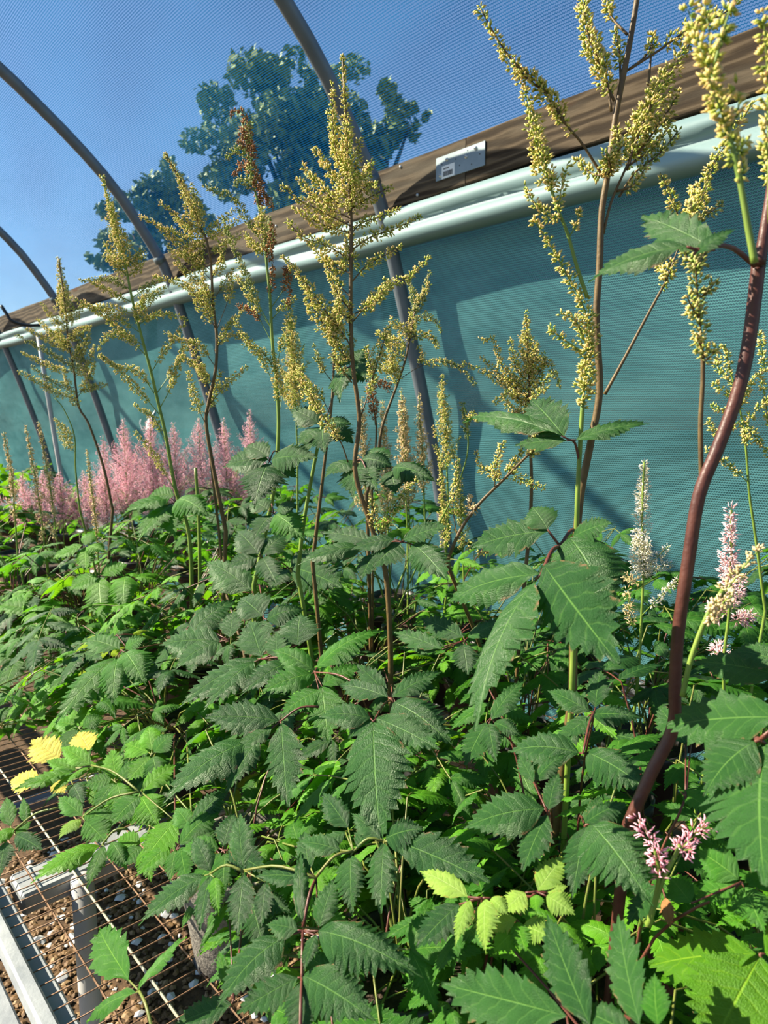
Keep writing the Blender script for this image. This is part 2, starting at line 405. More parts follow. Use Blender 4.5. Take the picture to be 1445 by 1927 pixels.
# ------------------------------------------------------------------ shade house: nets, hoops, boards, film
PROF = [(2.20, 0.0), (2.15, 0.4), (2.08, 0.8), (2.02, 1.08), (1.91, 1.46), (1.80, 1.80), (1.71, 2.05), (1.60, 2.22),
        (1.48, 2.38), (1.34, 2.52), (1.17, 2.66), (0.95, 2.82), (0.68, 2.98), (0.36, 3.12), (0.0, 3.22), (-0.4, 3.28)]
def prof_y(z): return float(np.interp(z, [p[1] for p in PROF], [p[0] for p in PROF]))
prof3 = smooth_line([(0, y, z) for y, z in PROF], 60)
arc = np.concatenate([[0], np.cumsum(np.linalg.norm(np.diff(prof3, axis=0), axis=1))])
def net_sheet(name, mat, line, x0=-11.5, x1=1.2):
    line = smooth_line([(0, y, z) for y, z in line], 50); xs = np.linspace(x0, x1, 90); vs = []; su = []; sv = []
    ar = np.concatenate([[0], np.cumsum(np.linalg.norm(np.diff(line, axis=0), axis=1))]); n = len(line)
    for i in range(n):
        tan = line[min(i+1, n-1)] - line[max(i-1, 0)]; nrm = np.array([0, tan[2], -tan[1]]); nrm /= np.linalg.norm(nrm)
        edge = min(1, i / 6, (n - 1 - i) / 6)
        for x in xs:
            sag = (0.012 * math.sin(x * 2.3 + i * 0.35) + 0.007 * math.sin(x * 5.1 - i * 0.5)) * edge
            q = line[i] + nrm * sag; vs.append((x, q[1], q[2])); su.append(x + 20); sv.append(ar[i])
    nx = len(xs); fs = [(j*nx+k, j*nx+k+1, (j+1)*nx+k+1, (j+1)*nx+k) for j in range(n-1) for k in range(nx-1)]
    b = MB(); b.add(vs, fs, 0, su=su, sv=sv)
    return b.obj(name, mat)
ROOF = [(1.792, 2.150), (1.745, 2.215), (1.655, 2.305), (1.555, 2.415)] + [(y + .030, z + .034) for y, z in PROF if z > 2.45]
SIDE = [(y + .062, z) for y, z in PROF if z < 1.7] + [(1.868, 1.80), (1.812, 1.93), (1.796, 2.00), (1.792, 2.045)]
setp(net_sheet('ceiling', M['net_roof'], ROOF), 'curved shade net roof, sky blue put into its threads, above the wooden board', kind='structure')
setp(net_sheet('wall_back', M['net_wall'], SIDE), 'teal shade net side wall below the wooden board', kind='structure')

# hoops
def hoop(name, X, label, r=0.026):
    t = thing(name, label, 'hoop pipe', (X, 2.2, 0), 'bent steel hoops of the shade house')
    pts = smooth_line([(X, y - 0.012, z) for y, z in PROF], 40)
    MB().tube(pts, r, 12, 0).obj('pipe', M['pipe'], t)
    # clamp where the board meets the hoop
    yb = prof_y(2.10) - 0.012
    d = np.array([0, prof_y(2.14) - prof_y(2.06), 0.08]); d /= np.linalg.norm(d); c = np.array([X, yb, 2.10])
    MB().tube([c - d*0.016, c + d*0.016], r + 0.005, 12, 0).obj('clamp_band', M['plate'], t)
    return t
hoop('hoop_pipe', -1.86, 'nearest grey hoop pipe, curving down behind the tallest middle flower spike')
hoop('hoop_pipe', -3.52, 'second grey hoop pipe, crossing the board behind the left flower plumes')
hoop('hoop_pipe', -5.19, 'third grey hoop pipe, meeting the board near the left edge')
hoop('hoop_pipe', -6.86, 'farthest grey hoop pipe, low at the left edge below the board')

# boards: two lengths butted under a mending plate
BY = 1.745
def board(x0, x1, label):
    t = thing('wooden_board', label, 'board', (x0, BY, 2.02))
    n = 60; xs = np.linspace(x0, x1, n); z0, z1, y0, y1 = 2.022, 2.162, BY, BY + 0.038
    vs = []
    for x in xs:
        w = 0.002 * math.sin(x * 3.7) + 0.0015 * math.sin(x * 9)
        for (y, z) in ((y0+.003, z0+w), (y0, z0+.004+w), (y0, z1-.004+w), (y0+.003, z1+w), (y1, z1+w), (y1, z0+w)): vs.append((x, y, z))
    fs = [(i*6+k, i*6+(k+1) % 6, (i+1)*6+(k+1) % 6, (i+1)*6+k) for i in range(n-1) for k in range(6)]
    fs += [[5,4,3,2,1,0], [(n-1)*6+k for k in range(6)]]
    b = MB(); b.add(vs, fs); b.obj('plank', M['wood'], t, smooth=False)
    return t
JX = float(at_y(876, 300, BY)[0])
left_board = board(-11.0, JX - 0.0015, 'long weathered brown board running left from the metal plate')
board(JX + 0.0015, 1.0, 'weathered brown board running right from the metal plate')
for px, py in ((754, 314), (786, 367), (520, 425)):
    c = at_y(px, py, BY); b = MB()
    b.lathe([(0.0, 0.004), (0.004, 0.0035), (0.005, 0.001), (0.005, -0.003)], (0, 0, 0), 10)
    me = b.mesh('nail', M['screw']); me.transform(Matrix.Translation(Vector((c[0], BY - .001, c[2]))) @ Matrix.Rotation(math.pi/2, 4, 'X'))
    me.transform(Matrix.Translation(-Vector(left_board.location)))
    o = link('nail', me); o.parent = left_board
# mending plate with four screws, holes and a barcode sticker
pl = thing('mending_plate', 'galvanised mending plate with white barcode sticker screwed over the board joint', 'metal plate', (JX, BY, 2.09))
a0 = at_y(822, 293, BY); a1 = at_y(905, 265, BY); zc = 2.094; hh = 0.036
px0, px1 = float(a0[0]), float(at_y(914, 300, BY)[0])
MB().box((px0, BY-.0045, zc-hh), (px1, BY-.001, zc+hh), bev=0.0008).obj('plate', M['plate'], pl, smooth=False)
W_ = px1 - px0
def disc(cx, cz, r, name, mat, parent, dy=0.0, n=12, dome=0.0):
    b = MB(); b.lathe([(0.0001, 0.002 + dome), (r*.6, 0.002 + dome*.8), (r, 0.0008), (r, -0.001)], (0, 0, 0), n)
    me = b.mesh(name, mat); me.transform(Matrix.Translation(Vector((cx, BY-.0046-dy, cz))) @ Matrix.Rotation(math.pi/2, 4, 'X'))
    me.transform(Matrix.Translation(-Vector(parent.location))); o = link(name, me); o.parent = parent; return o
for fx, fz in ((0.24, 0.55), (0.10, -0.62), (0.63, 0.22), (0.82, 0.62)):
    s_ = disc(px0 + W_*fx, zc + hh*fz, 0.0062, 'screw', M['screw'], pl, 0, 12, 0.003)
    b = MB(); cx, cz = px0 + W_*fx, zc + hh*fz
    b.box((cx-.003, BY-.0105, cz-.0006), (cx+.003, BY-.0092, cz+.0006))
    me = b.mesh('screw_slot', M['ink']); me.transform(Matrix.Translation(-Vector(pl.location)) )
    o = link('screw_slot', me); o.parent = s_
for fx, fz in ((0.13, 0.30), (0.42, 0.34), (0.66, 0.70), (0.50, -0.30), (0.90, 0.05), (0.74, -0.55)):
    disc(px0 + W_*fx, zc + hh*fz, 0.0026, 'screw_hole', M['ink'], pl, -0.0012, 8)
sx0, sx1, sz0, sz1 = px0 + W_*0.13, px0 + W_*0.40, zc - hh*0.97, zc + hh*0.10
st = MB().box((sx0, BY-.0052, sz0), (sx1, BY-.0045, sz1)).obj('sticker', M['sticker'], pl, smooth=False)
st['label'] = 'white barcode sticker'
b = MB(); x = sx0 + .006; rr = random.Random(3)
while x < sx1 - .007:
    w = rr.choice((.0008, .0012, .002)); b.box((x, BY-.0056, sz0 + .006), (x+w, BY-.0052, sz0 + .021)); x += w + rr.choice((.0008, .0014))
for i in range(4): b.box((sx0 + .008 + i*.006, BY-.0056, sz1 - .011), (sx0 + .0125 + i*.006, BY-.0052, sz1 - .007))
me = b.mesh('barcode', M['ink'], False); me.transform(Matrix.Translation(-Vector(pl.location))); o = link('barcode', me); o.parent = st

# rolled white film hanging under the board
b = MB(); xs = np.linspace(-11, 1.0, 150); vs = []
cs = [(0.030, 2.012), (0.004, 2.018), (-0.020, 2.008), (-0.036, 1.990), (-0.038, 1.972), (-0.028, 1.958), (-0.017, 1.950), (-0.026, 1.938),
      (-0.036, 1.920), (-0.036, 1.902), (-0.022, 1.888), (0.004, 1.882), (0.030, 1.886), (0.045, 1.92), (0.045, 1.98)]
for x in xs:
    e = 0.004*math.sin(x*1.7) + 0.003*math.sin(x*4.3+1); f_ = 0.004*math.sin(x*2.9+2) + 0.003*math.sin(x*7.7)
    for i, (y, z) in enumerate(cs):
        vs.append((x, BY + y*1.0 + (f_ if 5 <= i <= 8 else e*.6), z + e + (f_ if i in (5, 6, 7) else 0)))
k = len(cs); fs = [(i*k+j, i*k+(j+1) % k, (i+1)*k+(j+1) % k, (i+1)*k+j) for i in range(len(xs)-1) for j in range(k)]
b.add(vs, fs); o = b.obj('plastic_film_roll', M['film']); setp(o, 'rolled white plastic side curtain hanging along under the board', 'plastic film')

# small far things on the left wall
t = thing('thin_white_pole', 'thin white pole leaning on the teal net at far left', 'pole', (0, 0, 0))
MB().tube([P(72, 630, 4.75), P(88, 730, 4.75), P(104, 830, 4.75), P(116, 900, 4.75), P(116, 900, 4.75) * np.array([1, 1, 0])], 0.016, 8).obj('pole', M['pvc'], t)
b = MB(); nn = 7; vs = []
for i in range(nn):
    for j in range(nn):
        q = at_y(268 + 22*i/6 + 6*math.sin(j), 742 + 66*j/6, 2.012 + .004*j + 0.008*math.sin(i*1.3+j)); vs.append(q)
for i in range(nn):
    for j in range(nn): vs.append(np.array(vs[i*nn+j]) + np.array([0.002, -0.002, 0]))
fs = [(i*nn+j, i*nn+j+1, (i+1)*nn+j+1, (i+1)*nn+j) for i in range(nn-1) for j in range(nn-1)]
fs += [tuple(49+a for a in f[::-1]) for f in fs]
b.add(vs, fs); setp(b.obj('plastic_sheet_scrap', M['white_sheet']), 'small white plastic scrap hanging by the teal net behind left plumes', 'plastic sheet')
b = MB(); b.tube(smooth_line([P(2, 575, 4.3), P(12, 590, 4.3), P(22, 604, 4.3), P(48, 612, 4.35), P(75, 612, 4.4)], 14), 0.010, 6)
setp(b.obj('black_strap', M['black_plastic']), 'thin black strap hanging off the board at the left edge', 'strap')

# gravel floor and the land outside
b = MB(); b.box((-12, -3.0, -0.05), (2.5, 2.18, 0.0)); setp(b.obj('floor', M['gravel'], smooth=False), 'brown gravel floor under the bench', kind='structure')
b = MB(); b.box((-60, 2.18, -0.06), (40, 60, -0.02)); setp(b.obj('ground', M['lawn'], smooth=False), 'grass outside the shade house', kind='structure')
def pebbles(n, mat_name, rmin, rmax, seed):
    r = np.random.default_rng(seed); oct_v = np.array([(1,0,0),(-1,0,0),(0,1,0),(0,-1,0),(0,0,1),(0,0,-1),
        (.6,.6,.5),(-.6,.6,.5),(-.6,-.6,.5),(.6,-.6,.5)], float)
    of = [(4,6,7),(4,7,8),(4,8,9),(4,9,6),(0,2,6),(2,1,7),(1,3,8),(3,0,9),(6,2,7),(7,1,8),(8,3,9),(9,0,6)]
    b = MB()
    for i in range(n):
        c = np.array([r.uniform(-2.1, -0.15), r.uniform(0.10, 1.0), 0.0]); s = r.uniform(rmin, rmax) * np.array([r.uniform(.7, 1.3), r.uniform(.7, 1.3), r.uniform(.45, .8)])
        a = r.uniform(0, 6.3); ca, sa = math.cos(a), math.sin(a); q = oct_v * s * r.uniform(.8, 1.2, (10, 1))
        q = np.stack([q[:, 0]*ca - q[:, 1]*sa, q[:, 0]*sa + q[:, 1]*ca, q[:, 2]], 1) + c + np.array([0, 0, s[2]*.35])
        b.add(q, of)
    return b
fl = bpy.data.objects['floor']
for nm, n, mt, r0, r1, sd in (('brown_pebbles', 6500, 'stone_brown', .005, .010, 1), ('tan_pebbles', 2200, 'stone_tan', .005, .010, 2), ('white_pebbles', 620, 'stone_white', .005, .014, 3)):
    o = pebbles(n, mt, r0, r1, sd).obj(nm, M[mt], None, smooth=False); o.parent = fl; o['kind'] = 'stuff'

# trees beyond the net
def tree(blobs, trunk, label, seed, n=2600, leaf=0.16):
    r = np.random.default_rng(seed); base = np.array(trunk[0])
    t = thing('deciduous_tree', label, 'tree', tuple(base))
    b = MB(); V = []; 
    big = blobs; blobs = []
    for q in big:
        for _ in range(11):
            d = r.normal(size=3); d /= np.linalg.norm(d); blobs.append(tuple(np.array(q[:3]) + d * q[3] * r.uniform(.45, 1.0)) + (q[3] * r.uniform(.20, .36),))
    c = np.array([q[:3] for q in blobs]); R = np.array([q[3] for q in blobs]); w = R**2 / (R**2).sum()
    k = r.choice(len(blobs), n, p=w); d = r.normal(size=(n, 3)); d /= np.linalg.norm(d, axis=1)[:, None]
    pos = c[k] + d * (R[k] * r.uniform(.1, 1.05, n)**.5)[:, None]
    a = r.normal(size=(n, 3)); a /= np.linalg.norm(a, axis=1)[:, None]; e = np.cross(a, r.normal(size=(n, 3))); e /= np.linalg.norm(e, axis=1)[:, None]
    s = (leaf * r.uniform(.6, 1.3, n))[:, None]
    quad = np.stack([pos - a*s, pos + e*s*.5, pos + a*s, pos - e*s*.5], 1).reshape(-1, 3)
    b.add(quad, [(4*i, 4*i+1, 4*i+2, 4*i+3) for i in range(n)]); o = b.obj('crown', M['tree_leaf'], t); o['kind'] = 'stuff'
    b = MB(); b.tube(smooth_line(trunk, 10), np.linspace(.22, .08, 10), 8)
    for q in big[:5]: b.tube(smooth_line([trunk[-1] - np.array([0, 0, .8]), np.array(q[:3])], 5), np.linspace(.07, .02, 5), 5)
    b.obj('trunk', M['bark'], t)
def blob(px, py, D, r): return tuple(P(px, py, D)) + (r,)
D1 = 13.0; g0 = P(560, 783, D1); g0[2] = -0.03
tree([blob(470, 210, D1, 1.0), blob(560, 215, D1, 1.1), blob(630, 200, D1, .8), blob(440, 270, D1, .8), blob(520, 290, D1, 1.2), blob(610, 280, D1, 1.1), blob(420, 320, D1, .7), blob(560, 360, D1, 1.1), blob(660, 330, D1, .7)],
     [g0, g0 + np.array([.1, 0, 2.0]), P(550, 330, D1)], 'large leafy tree outside behind the withered flower spike', 11, 12000, .085)
D2 = 14.0; g0 = P(735, 783, D2); g0[2] = -0.03
tree([blob(735, 225, D2, .55), blob(770, 240, D2, .4), blob(700, 250, D2, .55), blob(720, 280, D2, .55)], [g0, g0 + np.array([0, 0, 2.5]), P(722, 290, D2)], 'smaller leafy tree outside, right of the nearest hoop pipe', 12, 2600, .085)
D3 = 17.0; g0 = P(290, 783, D3); g0[2] = -0.03
tree([blob(290, 380, D3, .9), blob(250, 440, D3, .9), blob(330, 430, D3, .9), blob(200, 475, D3, .6), blob(300, 500, D3, 1.0)], [g0, g0 + np.array([0, 0, 2.0]), P(285, 470, D3)], 'low leafy tree outside, above the board behind the second hoop pipe', 13, 5200, .10)

# ------------------------------------------------------------------ bench
bench = thing('plant_bench', 'long welded wire plant bench with white rail over brown gravel', 'bench', (-1.5, 0.9, BENCH))
X0, X1, Y0, Y1 = -4.6, 0.35, 0.197, 1.66
MB().box((X0, .1725, BENCH-.010), (X1, .1905, BENCH+.016), bev=.003).obj('rail_cap', M['white_paint'], bench, smooth=False)
MB().box((X0, .188, BENCH-.062), (X1, Y0+.018, BENCH-.008), bev=.003).obj('side_rail', M['grey_frame'], bench, smooth=False)
MB().box((X0, Y1-.03, BENCH-.062), (X1, Y1, BENCH-.008), bev=.003).obj('side_rail', M['grey_frame'], bench, smooth=False)
for xc in (-2.9, -1.05, 0.2):
    MB().box((xc-.034, Y0+.03, BENCH-.045), (xc+.034, Y1-.03, BENCH-.012), bev=.004).obj('cross_bar', M['white_paint'], bench, smooth=False)
for xc in (-1.30, -2.4):
    MB().tube([(xc, Y0+.03, BENCH-.03), (xc, .9, BENCH-.03), (xc, Y1-.03, BENCH-.03)], .014, 10).obj('cross_pipe', M['pipe'], bench)
lx, ly = -1.0, 0.306
for x, y in ((lx, ly), (lx, 1.5), (-2.9, ly), (-2.9, 1.5), (0.2, ly), (0.2, 1.5)):
    MB().tube([(x, y, 0.0), (x, y, .3), (x, y, BENCH-.012)], .0165, 16).obj('leg', M['pvc'], bench)
# mesh: thin wires across every inch, thicker wires along every two inches; slightly sagging
def sag(y): return -0.006 * math.sin(math.pi * min(max((y - Y0) / 0.6, 0), 1)) if y < Y0 + .6 else 0.0
ys = np.linspace(Y0-.004, Y1, 26)
wire = MB().tube([(0, y - 0.9, sag(y)) for y in ys], .0011, 4).mesh('cross_wire', M['rust_wire'])
x = X0 + .02
while x < X1:
    link('cross_wire', wire, bench, Matrix.Translation(Vector((x + RNG.uniform(-.002, .002), 0.9, BENCH + .003)))); x += 0.0251
long_r = MB().tube([(X0, 0, 0), (-2, 0, 0), (X1, 0, 0)], .0014, 4).mesh('long_wire', M['rust_wire'])
long_p = MB().tube([(X0, 0, 0), (-2, 0, 0), (X1, 0, 0)], .0020, 5).mesh('long_wire', M['pale_wire'])
y = 0.246; i = 0
while y < Y1:
    link('long_wire', long_p if i == 1 else long_r, bench, Matrix.Translation(Vector((0, y, BENCH + .0005 + sag(y))))); y += 0.0513; i += 1
t = thing('white_plank', 'white painted plank beside the bench at the lower left corner', 'plank', (-1.0, 0.1, BENCH-.11))
MB().box((-3.4, .06, BENCH-.11), (0.6, .180, BENCH-.070), bev=.003).obj('board', M['white_paint'], t, smooth=False)
# ------------------------------------------------------------------ leaflets
def leaflet_template(seed, peak, bow, fold, teeth, depth, asym=0.0, ripple=0.02, curl=0.0):
    """unit leaflet: base at origin, tip at (0,1,0), widest half-width 0.5, upper side +Z"""
    r = random.Random(seed); b = MB(); vs = []; lu = []; lt = []
    n = teeth * 2 + 1
    a_, c_ = 1.0, 1.0 * (1 - peak) / peak
    mx = peak**a_ * (1 - peak)**c_
    dth = [depth * r.uniform(.7, 1.2) * (1.35 if q % 2 else .55) for q in range(teeth + 1)]; dth2 = [depth * r.uniform(.7, 1.2) * (.55 if q % 2 else 1.35) for q in range(teeth + 1)]
    for i in range(n + 1):
        t = i / n
        w = 0.5 * (t**a_ * (1 - t)**c_) / mx if 0 < t < 1 else 0.0
        w = max(w, 0.012 * (1 - t))
        wL = wR = w; fwd = 0.0; ta = min(1.0, max(0.0, (t - .12) / .3))
        if 0 < i < n:
            if i % 2 == 0: wL *= 1 + ta*dth[i//2]; wR *= 1 + ta*dth2[i//2]; fwd = 0.034 * ta
            else: wL *= 1 - ta*dth[i//2]*1.1; wR *= 1 - ta*dth2[i//2]*1.1; fwd = -0.012 * ta
        wL *= 1 + asym; wR *= 1 - asym
        z0 = bow * 4 * t * (1 - t)
        xs = (-wL, -w*.5*(1+asym), 0, w*.5*(1-asym), wR)
        for k, x in enumerate(xs):
            u = (-1, -.5, 0, .5, 1)[k]
            sx = abs(u) * w
            z = z0 + fold * sx - fold * 2.2 * sx * sx + ripple * math.sin(t * 24 + k * 2.2) * abs(u)
            z -= curl * abs(u) * sx
            vs.append((x, t + fwd * abs(u), z)); lu.append(u); lt.append(t)
    fs = []
    for i in range(n):
        for k in range(4):
            q = (i*5+k, i*5+k+1, (i+1)*5+k+1, (i+1)*5+k)
            fs.append(q)
    b.add(vs, fs, 0, lu=lu, lt=lt)
    return b
LEAF_SPEC = [   # seed, widest at, bow, fold, teeth, tooth depth, asymmetry, ripple, curl
    (1, .41, .07, .22, 14, .13, .05, .010, .05), (2, .38, .10, .30, 15, .15, -.06, .012, .10), (3, .45, .04, .15, 13, .16, .08, .015, .0),
    (4, .39, .13, .26, 14, .12, -.04, .010, .15), (5, .46, .06, .35, 12, .15, .0, .012, .05), (6, .37, .09, .20, 15, .17, .06, .012, .12)]
LEAF_ME = {}
def leaf_mesh(mat, k):
    key = (mat, k)
    if key not in LEAF_ME:
        LEAF_ME[key] = leaflet_template(*LEAF_SPEC[k]).mesh('leaflet', M[mat])
    return LEAF_ME[key]
def leaflet_matrix(base, tip, nhint, width):
    base = Vector(base); a = Vector(tip) - base; L = a.length; a.normalize()
    n = Vector(nhint); n = (n - a * n.dot(a)).normalized(); x = a.cross(n)
    m = Matrix(((x.x*width, a.x*L, n.x*L, base.x), (x.y*width, a.y*L, n.y*L, base.y), (x.z*width, a.z*L, n.z*L, base.z), (0, 0, 0, 1)))
    return m
SUNV = np.array(SUN_DIR)

# ------------------------------------------------------------------ flower branches covered in seed pods
POD_V = np.array([(0, 0, 0), (.5, 0, .42), (0, .42, .5), (-.5, 0, .42), (0, -.42, .5), (.26, 0, 1.12), (-.26, 0, 1.02)], float)
POD_F = np.array([(0, 2, 1), (0, 3, 2), (0, 4, 3), (0, 1, 4), (1, 2, 5), (2, 6, 5), (2, 3, 6), (3, 4, 6), (4, 5, 6), (4, 1, 5)])
POD_T = np.array([0, .5, .5, .5, .5, 1, 1.0])
PETAL_V = np.array([(0, 0, 0), (.35, 0, .5), (0, .3, .55), (-.35, 0, .5), (0, -.3, .55), (.25, 0, 1.15), (-.3, .1, 1.05)], float)
def add_pods(b, cent, dirs, length, width, rnd, mat, petal=False):
    n = len(cent)
    if n == 0: return
    d = dirs / (np.linalg.norm(dirs, axis=1)[:, None] + 1e-9)
    ref = np.where(np.abs(d[:, 2:3]) < .9, np.array([[0, 0, 1.0]]), np.array([[1.0, 0, 0]]))
    x = np.cross(ref, d); x /= np.linalg.norm(x, axis=1)[:, None]; y = np.cross(d, x)
    V = PETAL_V if petal else POD_V
    w = (np.broadcast_to(width, (n,)))[:, None, None]; l = (np.broadcast_to(length, (n,)))[:, None, None]
    v = cent[:, None, :] + x[:, None, :] * V[None, :, 0:1] * w + y[:, None, :] * V[None, :, 1:2] * w + d[:, None, :] * V[None, :, 2:3] * l
    k = len(V)
    f = (np.arange(n)[:, None, None] * k + POD_F[None]).reshape(-1, 3)
    b.add(v.reshape(-1, 3), f.tolist(), mat, tip=np.tile(POD_T, n), rnd=np.repeat(rnd, k))
def flower_branch(line, r0, stem_r, rng, bare=0.0, pod=0.0042, gap=0.0060, prof='taper', pods_each=4, petal=False):
    """MB with slots 0 stem, 1 pods; line = world points from base to tip; r0 = widest cluster radius in metres"""
    b = MB(); m = len(line)
    L = np.concatenate([[0], np.cumsum(np.linalg.norm(np.diff(line, axis=0), axis=1))]); tot = L[-1]
    b.tube(line, np.linspace(stem_r, stem_r * .45, m), 5, 0)
    s = bare * tot; C = []; D = []; tan_all = np.gradient(line, axis=0)
    while s < tot:
        t = s / tot; tt = (s - bare * tot) / (tot * (1 - bare) + 1e-9)
        if prof == 'taper': r = r0 * (0.30 + 0.70 * min(1, (1 - tt) * 1.5)) * min(1, .55 + tt * 3)
        elif prof == 'even': r = r0 * (1 if tt < .85 else .75)
        else: r = r0
        c = np.array([np.interp(s, L, line[:, k]) for k in range(3)]); tn = np.array([np.interp(s, L, tan_all[:, k]) for k in range(3)]); tn /= np.linalg.norm(tn)
        u = np.cross(tn, [0.3, 0.2, 1.0]); u /= np.linalg.norm(u) + 1e-9; w = np.cross(tn, u)
        k = max(2, int(2 * math.pi * r * .62 / gap)); a0 = rng.uniform(0, 6.28)
        for j in range(k):
            a = a0 + 6.283 * j / k + rng.uniform(-.5, .5); out = math.cos(a) * u + math.sin(a) * w
            rr = r * rng.uniform(.25, 1.0)
            C.append(c + out * max(rr - pod * .4, stem_r * .5) + tn * rng.uniform(-.5, .5) * gap); D.append(out * 1.0 + tn * .55)
        s += gap * rng.uniform(.65, .95)
    C = np.array(C); D = np.array(D)
    if len(C):
        n = len(C) * pods_each
        cc = np.repeat(C, pods_each, 0); dd = np.repeat(D, pods_each, 0)
        rs = np.random.default_rng(rng.randrange(1 << 30))
        jit = rs.normal(size=(n, 3)); jit /= np.linalg.norm(jit, axis=1)[:, None]
        dirs = dd / np.linalg.norm(dd, axis=1)[:, None] + jit * (.95 if petal else .75)
        add_pods(b, cc + jit * pod * .35, dirs, pod * rs.uniform(.75, 1.2, n), pod * (.34 if petal else .58) * rs.uniform(.8, 1.15, n), np.repeat(rs.uniform(0, 1, len(C)), pods_each) * .7 + rs.uniform(0, .3, n), 1, petal)
    return b

class Plant:
    def __init__(s, key, base, label, group=None, pot=True):
        s.key = key; s.base = np.array([base[0], base[1], BENCH]); s.n_leaf = 0
        s.label = label; s.soil_z = BENCH + .125
        s.root = thing('astilbe_plant', label, 'plant', (base[0], base[1], s.soil_z), group)
    def crown(s): return np.array([s.base[0] + RNG.uniform(-.02, .02), s.base[1] + RNG.uniform(-.02, .02), s.soil_z - .003])
PL = {}
def px_line(pts, D, n, dz=0.0, rng=RNG):
    """pts [(px,py)] or [(px,py,dD)] at level distance D"""
    return smooth_line([P(p[0], p[1], D + (p[2] if len(p) > 2 else 0.0)) for p in pts], n)
def stem(plant, pts, D, r0, r1, mat, branches=(), top=None, root=True, pod='pod', podlen=.0046, gap=.0066, auto=None, petal=False, seed=1, each=4):
    """flower stem part; branches = list of (pts, radius_px, bare, [pod material]); top=(start fraction, radius_px) clothes the stem itself"""
    rng = random.Random(seed * 77 + len(pts))
    line = px_line(pts, D, max(10, 5 * len(pts)))
    if root:
        c = plant.crown(); lo = line[0]
        if lo[2] > c[2] + .01:
            k = smooth_line([c, (c + lo) / 2 + np.array([0, 0, .02]), lo], 7)[:-1]; line = np.vstack([k, line])
    b = MB(); m = len(line); b.tube(line, np.linspace(r0, r1, m), 8, 0)
    st = b.obj('flower_stem', [M[mat]], plant.root)
    mm = [M[mat], M[pod]]
    def put(ln, rpx, bare, pm, sr, prof='taper'):
        scale = D / F
        fb = flower_branch(ln, rpx * scale * 1.0, sr, rng, bare, podlen, gap, prof, each, petal)
        me = fb.mesh('flower_branch', [M[mat], M[pm]])
        link_child(me, 'flower_branch', st, plant)
    if top:
        i0 = int(top[0] * (m - 1)); put(line[i0:], top[1], 0.0, pod, r1 * .8)
    for br in branches:
        bp, rpx, bare = br[:3]; pm = br[3] if len(br) > 3 else pod
        if len(bp[0]) == 2:                      # spread the branches out in depth as well
            dd = rng.uniform(-.05, .05) * min(1.0, D)
            k = len(bp); bp = [(p[0], p[1], dd * i / (k - 1)) for i, p in enumerate(bp)]
        put(px_line(bp, D, max(8, 5 * len(bp))), rpx, bare, pm, max(r1 * .55, .0008))
    if auto:                                      # (start, end, count, base length, tip length, lift, radius_px)
        f0, f1, cnt, l0, l1, lift, rpx = auto[:7]; pm = auto[7] if len(auto) > 7 else pod
        for i in range(cnt):
            t = f0 + (f1 - f0) * (i + .5) / cnt; j = min(m - 2, int(t * (m - 1))); c = line[j] + (line[j+1] - line[j]) * (t * (m - 1) - j)
            tn = line[j+1] - line[j]; tn /= np.linalg.norm(tn)
            a = i * 2.4 + rng.uniform(-.4, .4); u = np.cross(tn, [0, 1, 0.1]); u /= np.linalg.norm(u); w = np.cross(tn, u)
            out = math.cos(a) * u + math.sin(a) * w; k = i / max(1, cnt - 1); ln = (l0 + (l1 - l0) * k) * rng.uniform(.8, 1.15)
            e = c + (out + tn * lift) / math.hypot(1, lift) * ln; mid = (c + e) / 2 - tn * ln * rng.uniform(.0, .12)
            e = e + tn * ln * rng.uniform(-.12, .15)
            put(smooth_line([c, mid, e], 8), rpx * (1 - .45 * k), .10, pm, .0009)
    return st
def link_child(me, name, parent, plant):
    """mesh given in world coordinates -> sub-part under a part whose origin is the plant's"""
    me.transform(Matrix.Translation(-Vector(plant.root.location)))
    o = bpy.data.objects.new(name, me); COL.objects.link(o); o.parent = parent
    return o
def petiole_obj(plant, lines, radii, mat, name='leaf'):
    b = MB()
    for ln, r in zip(lines, radii): b.tube(ln, r, 5, 0)
    return b.obj(name, [M[mat]], plant.root)
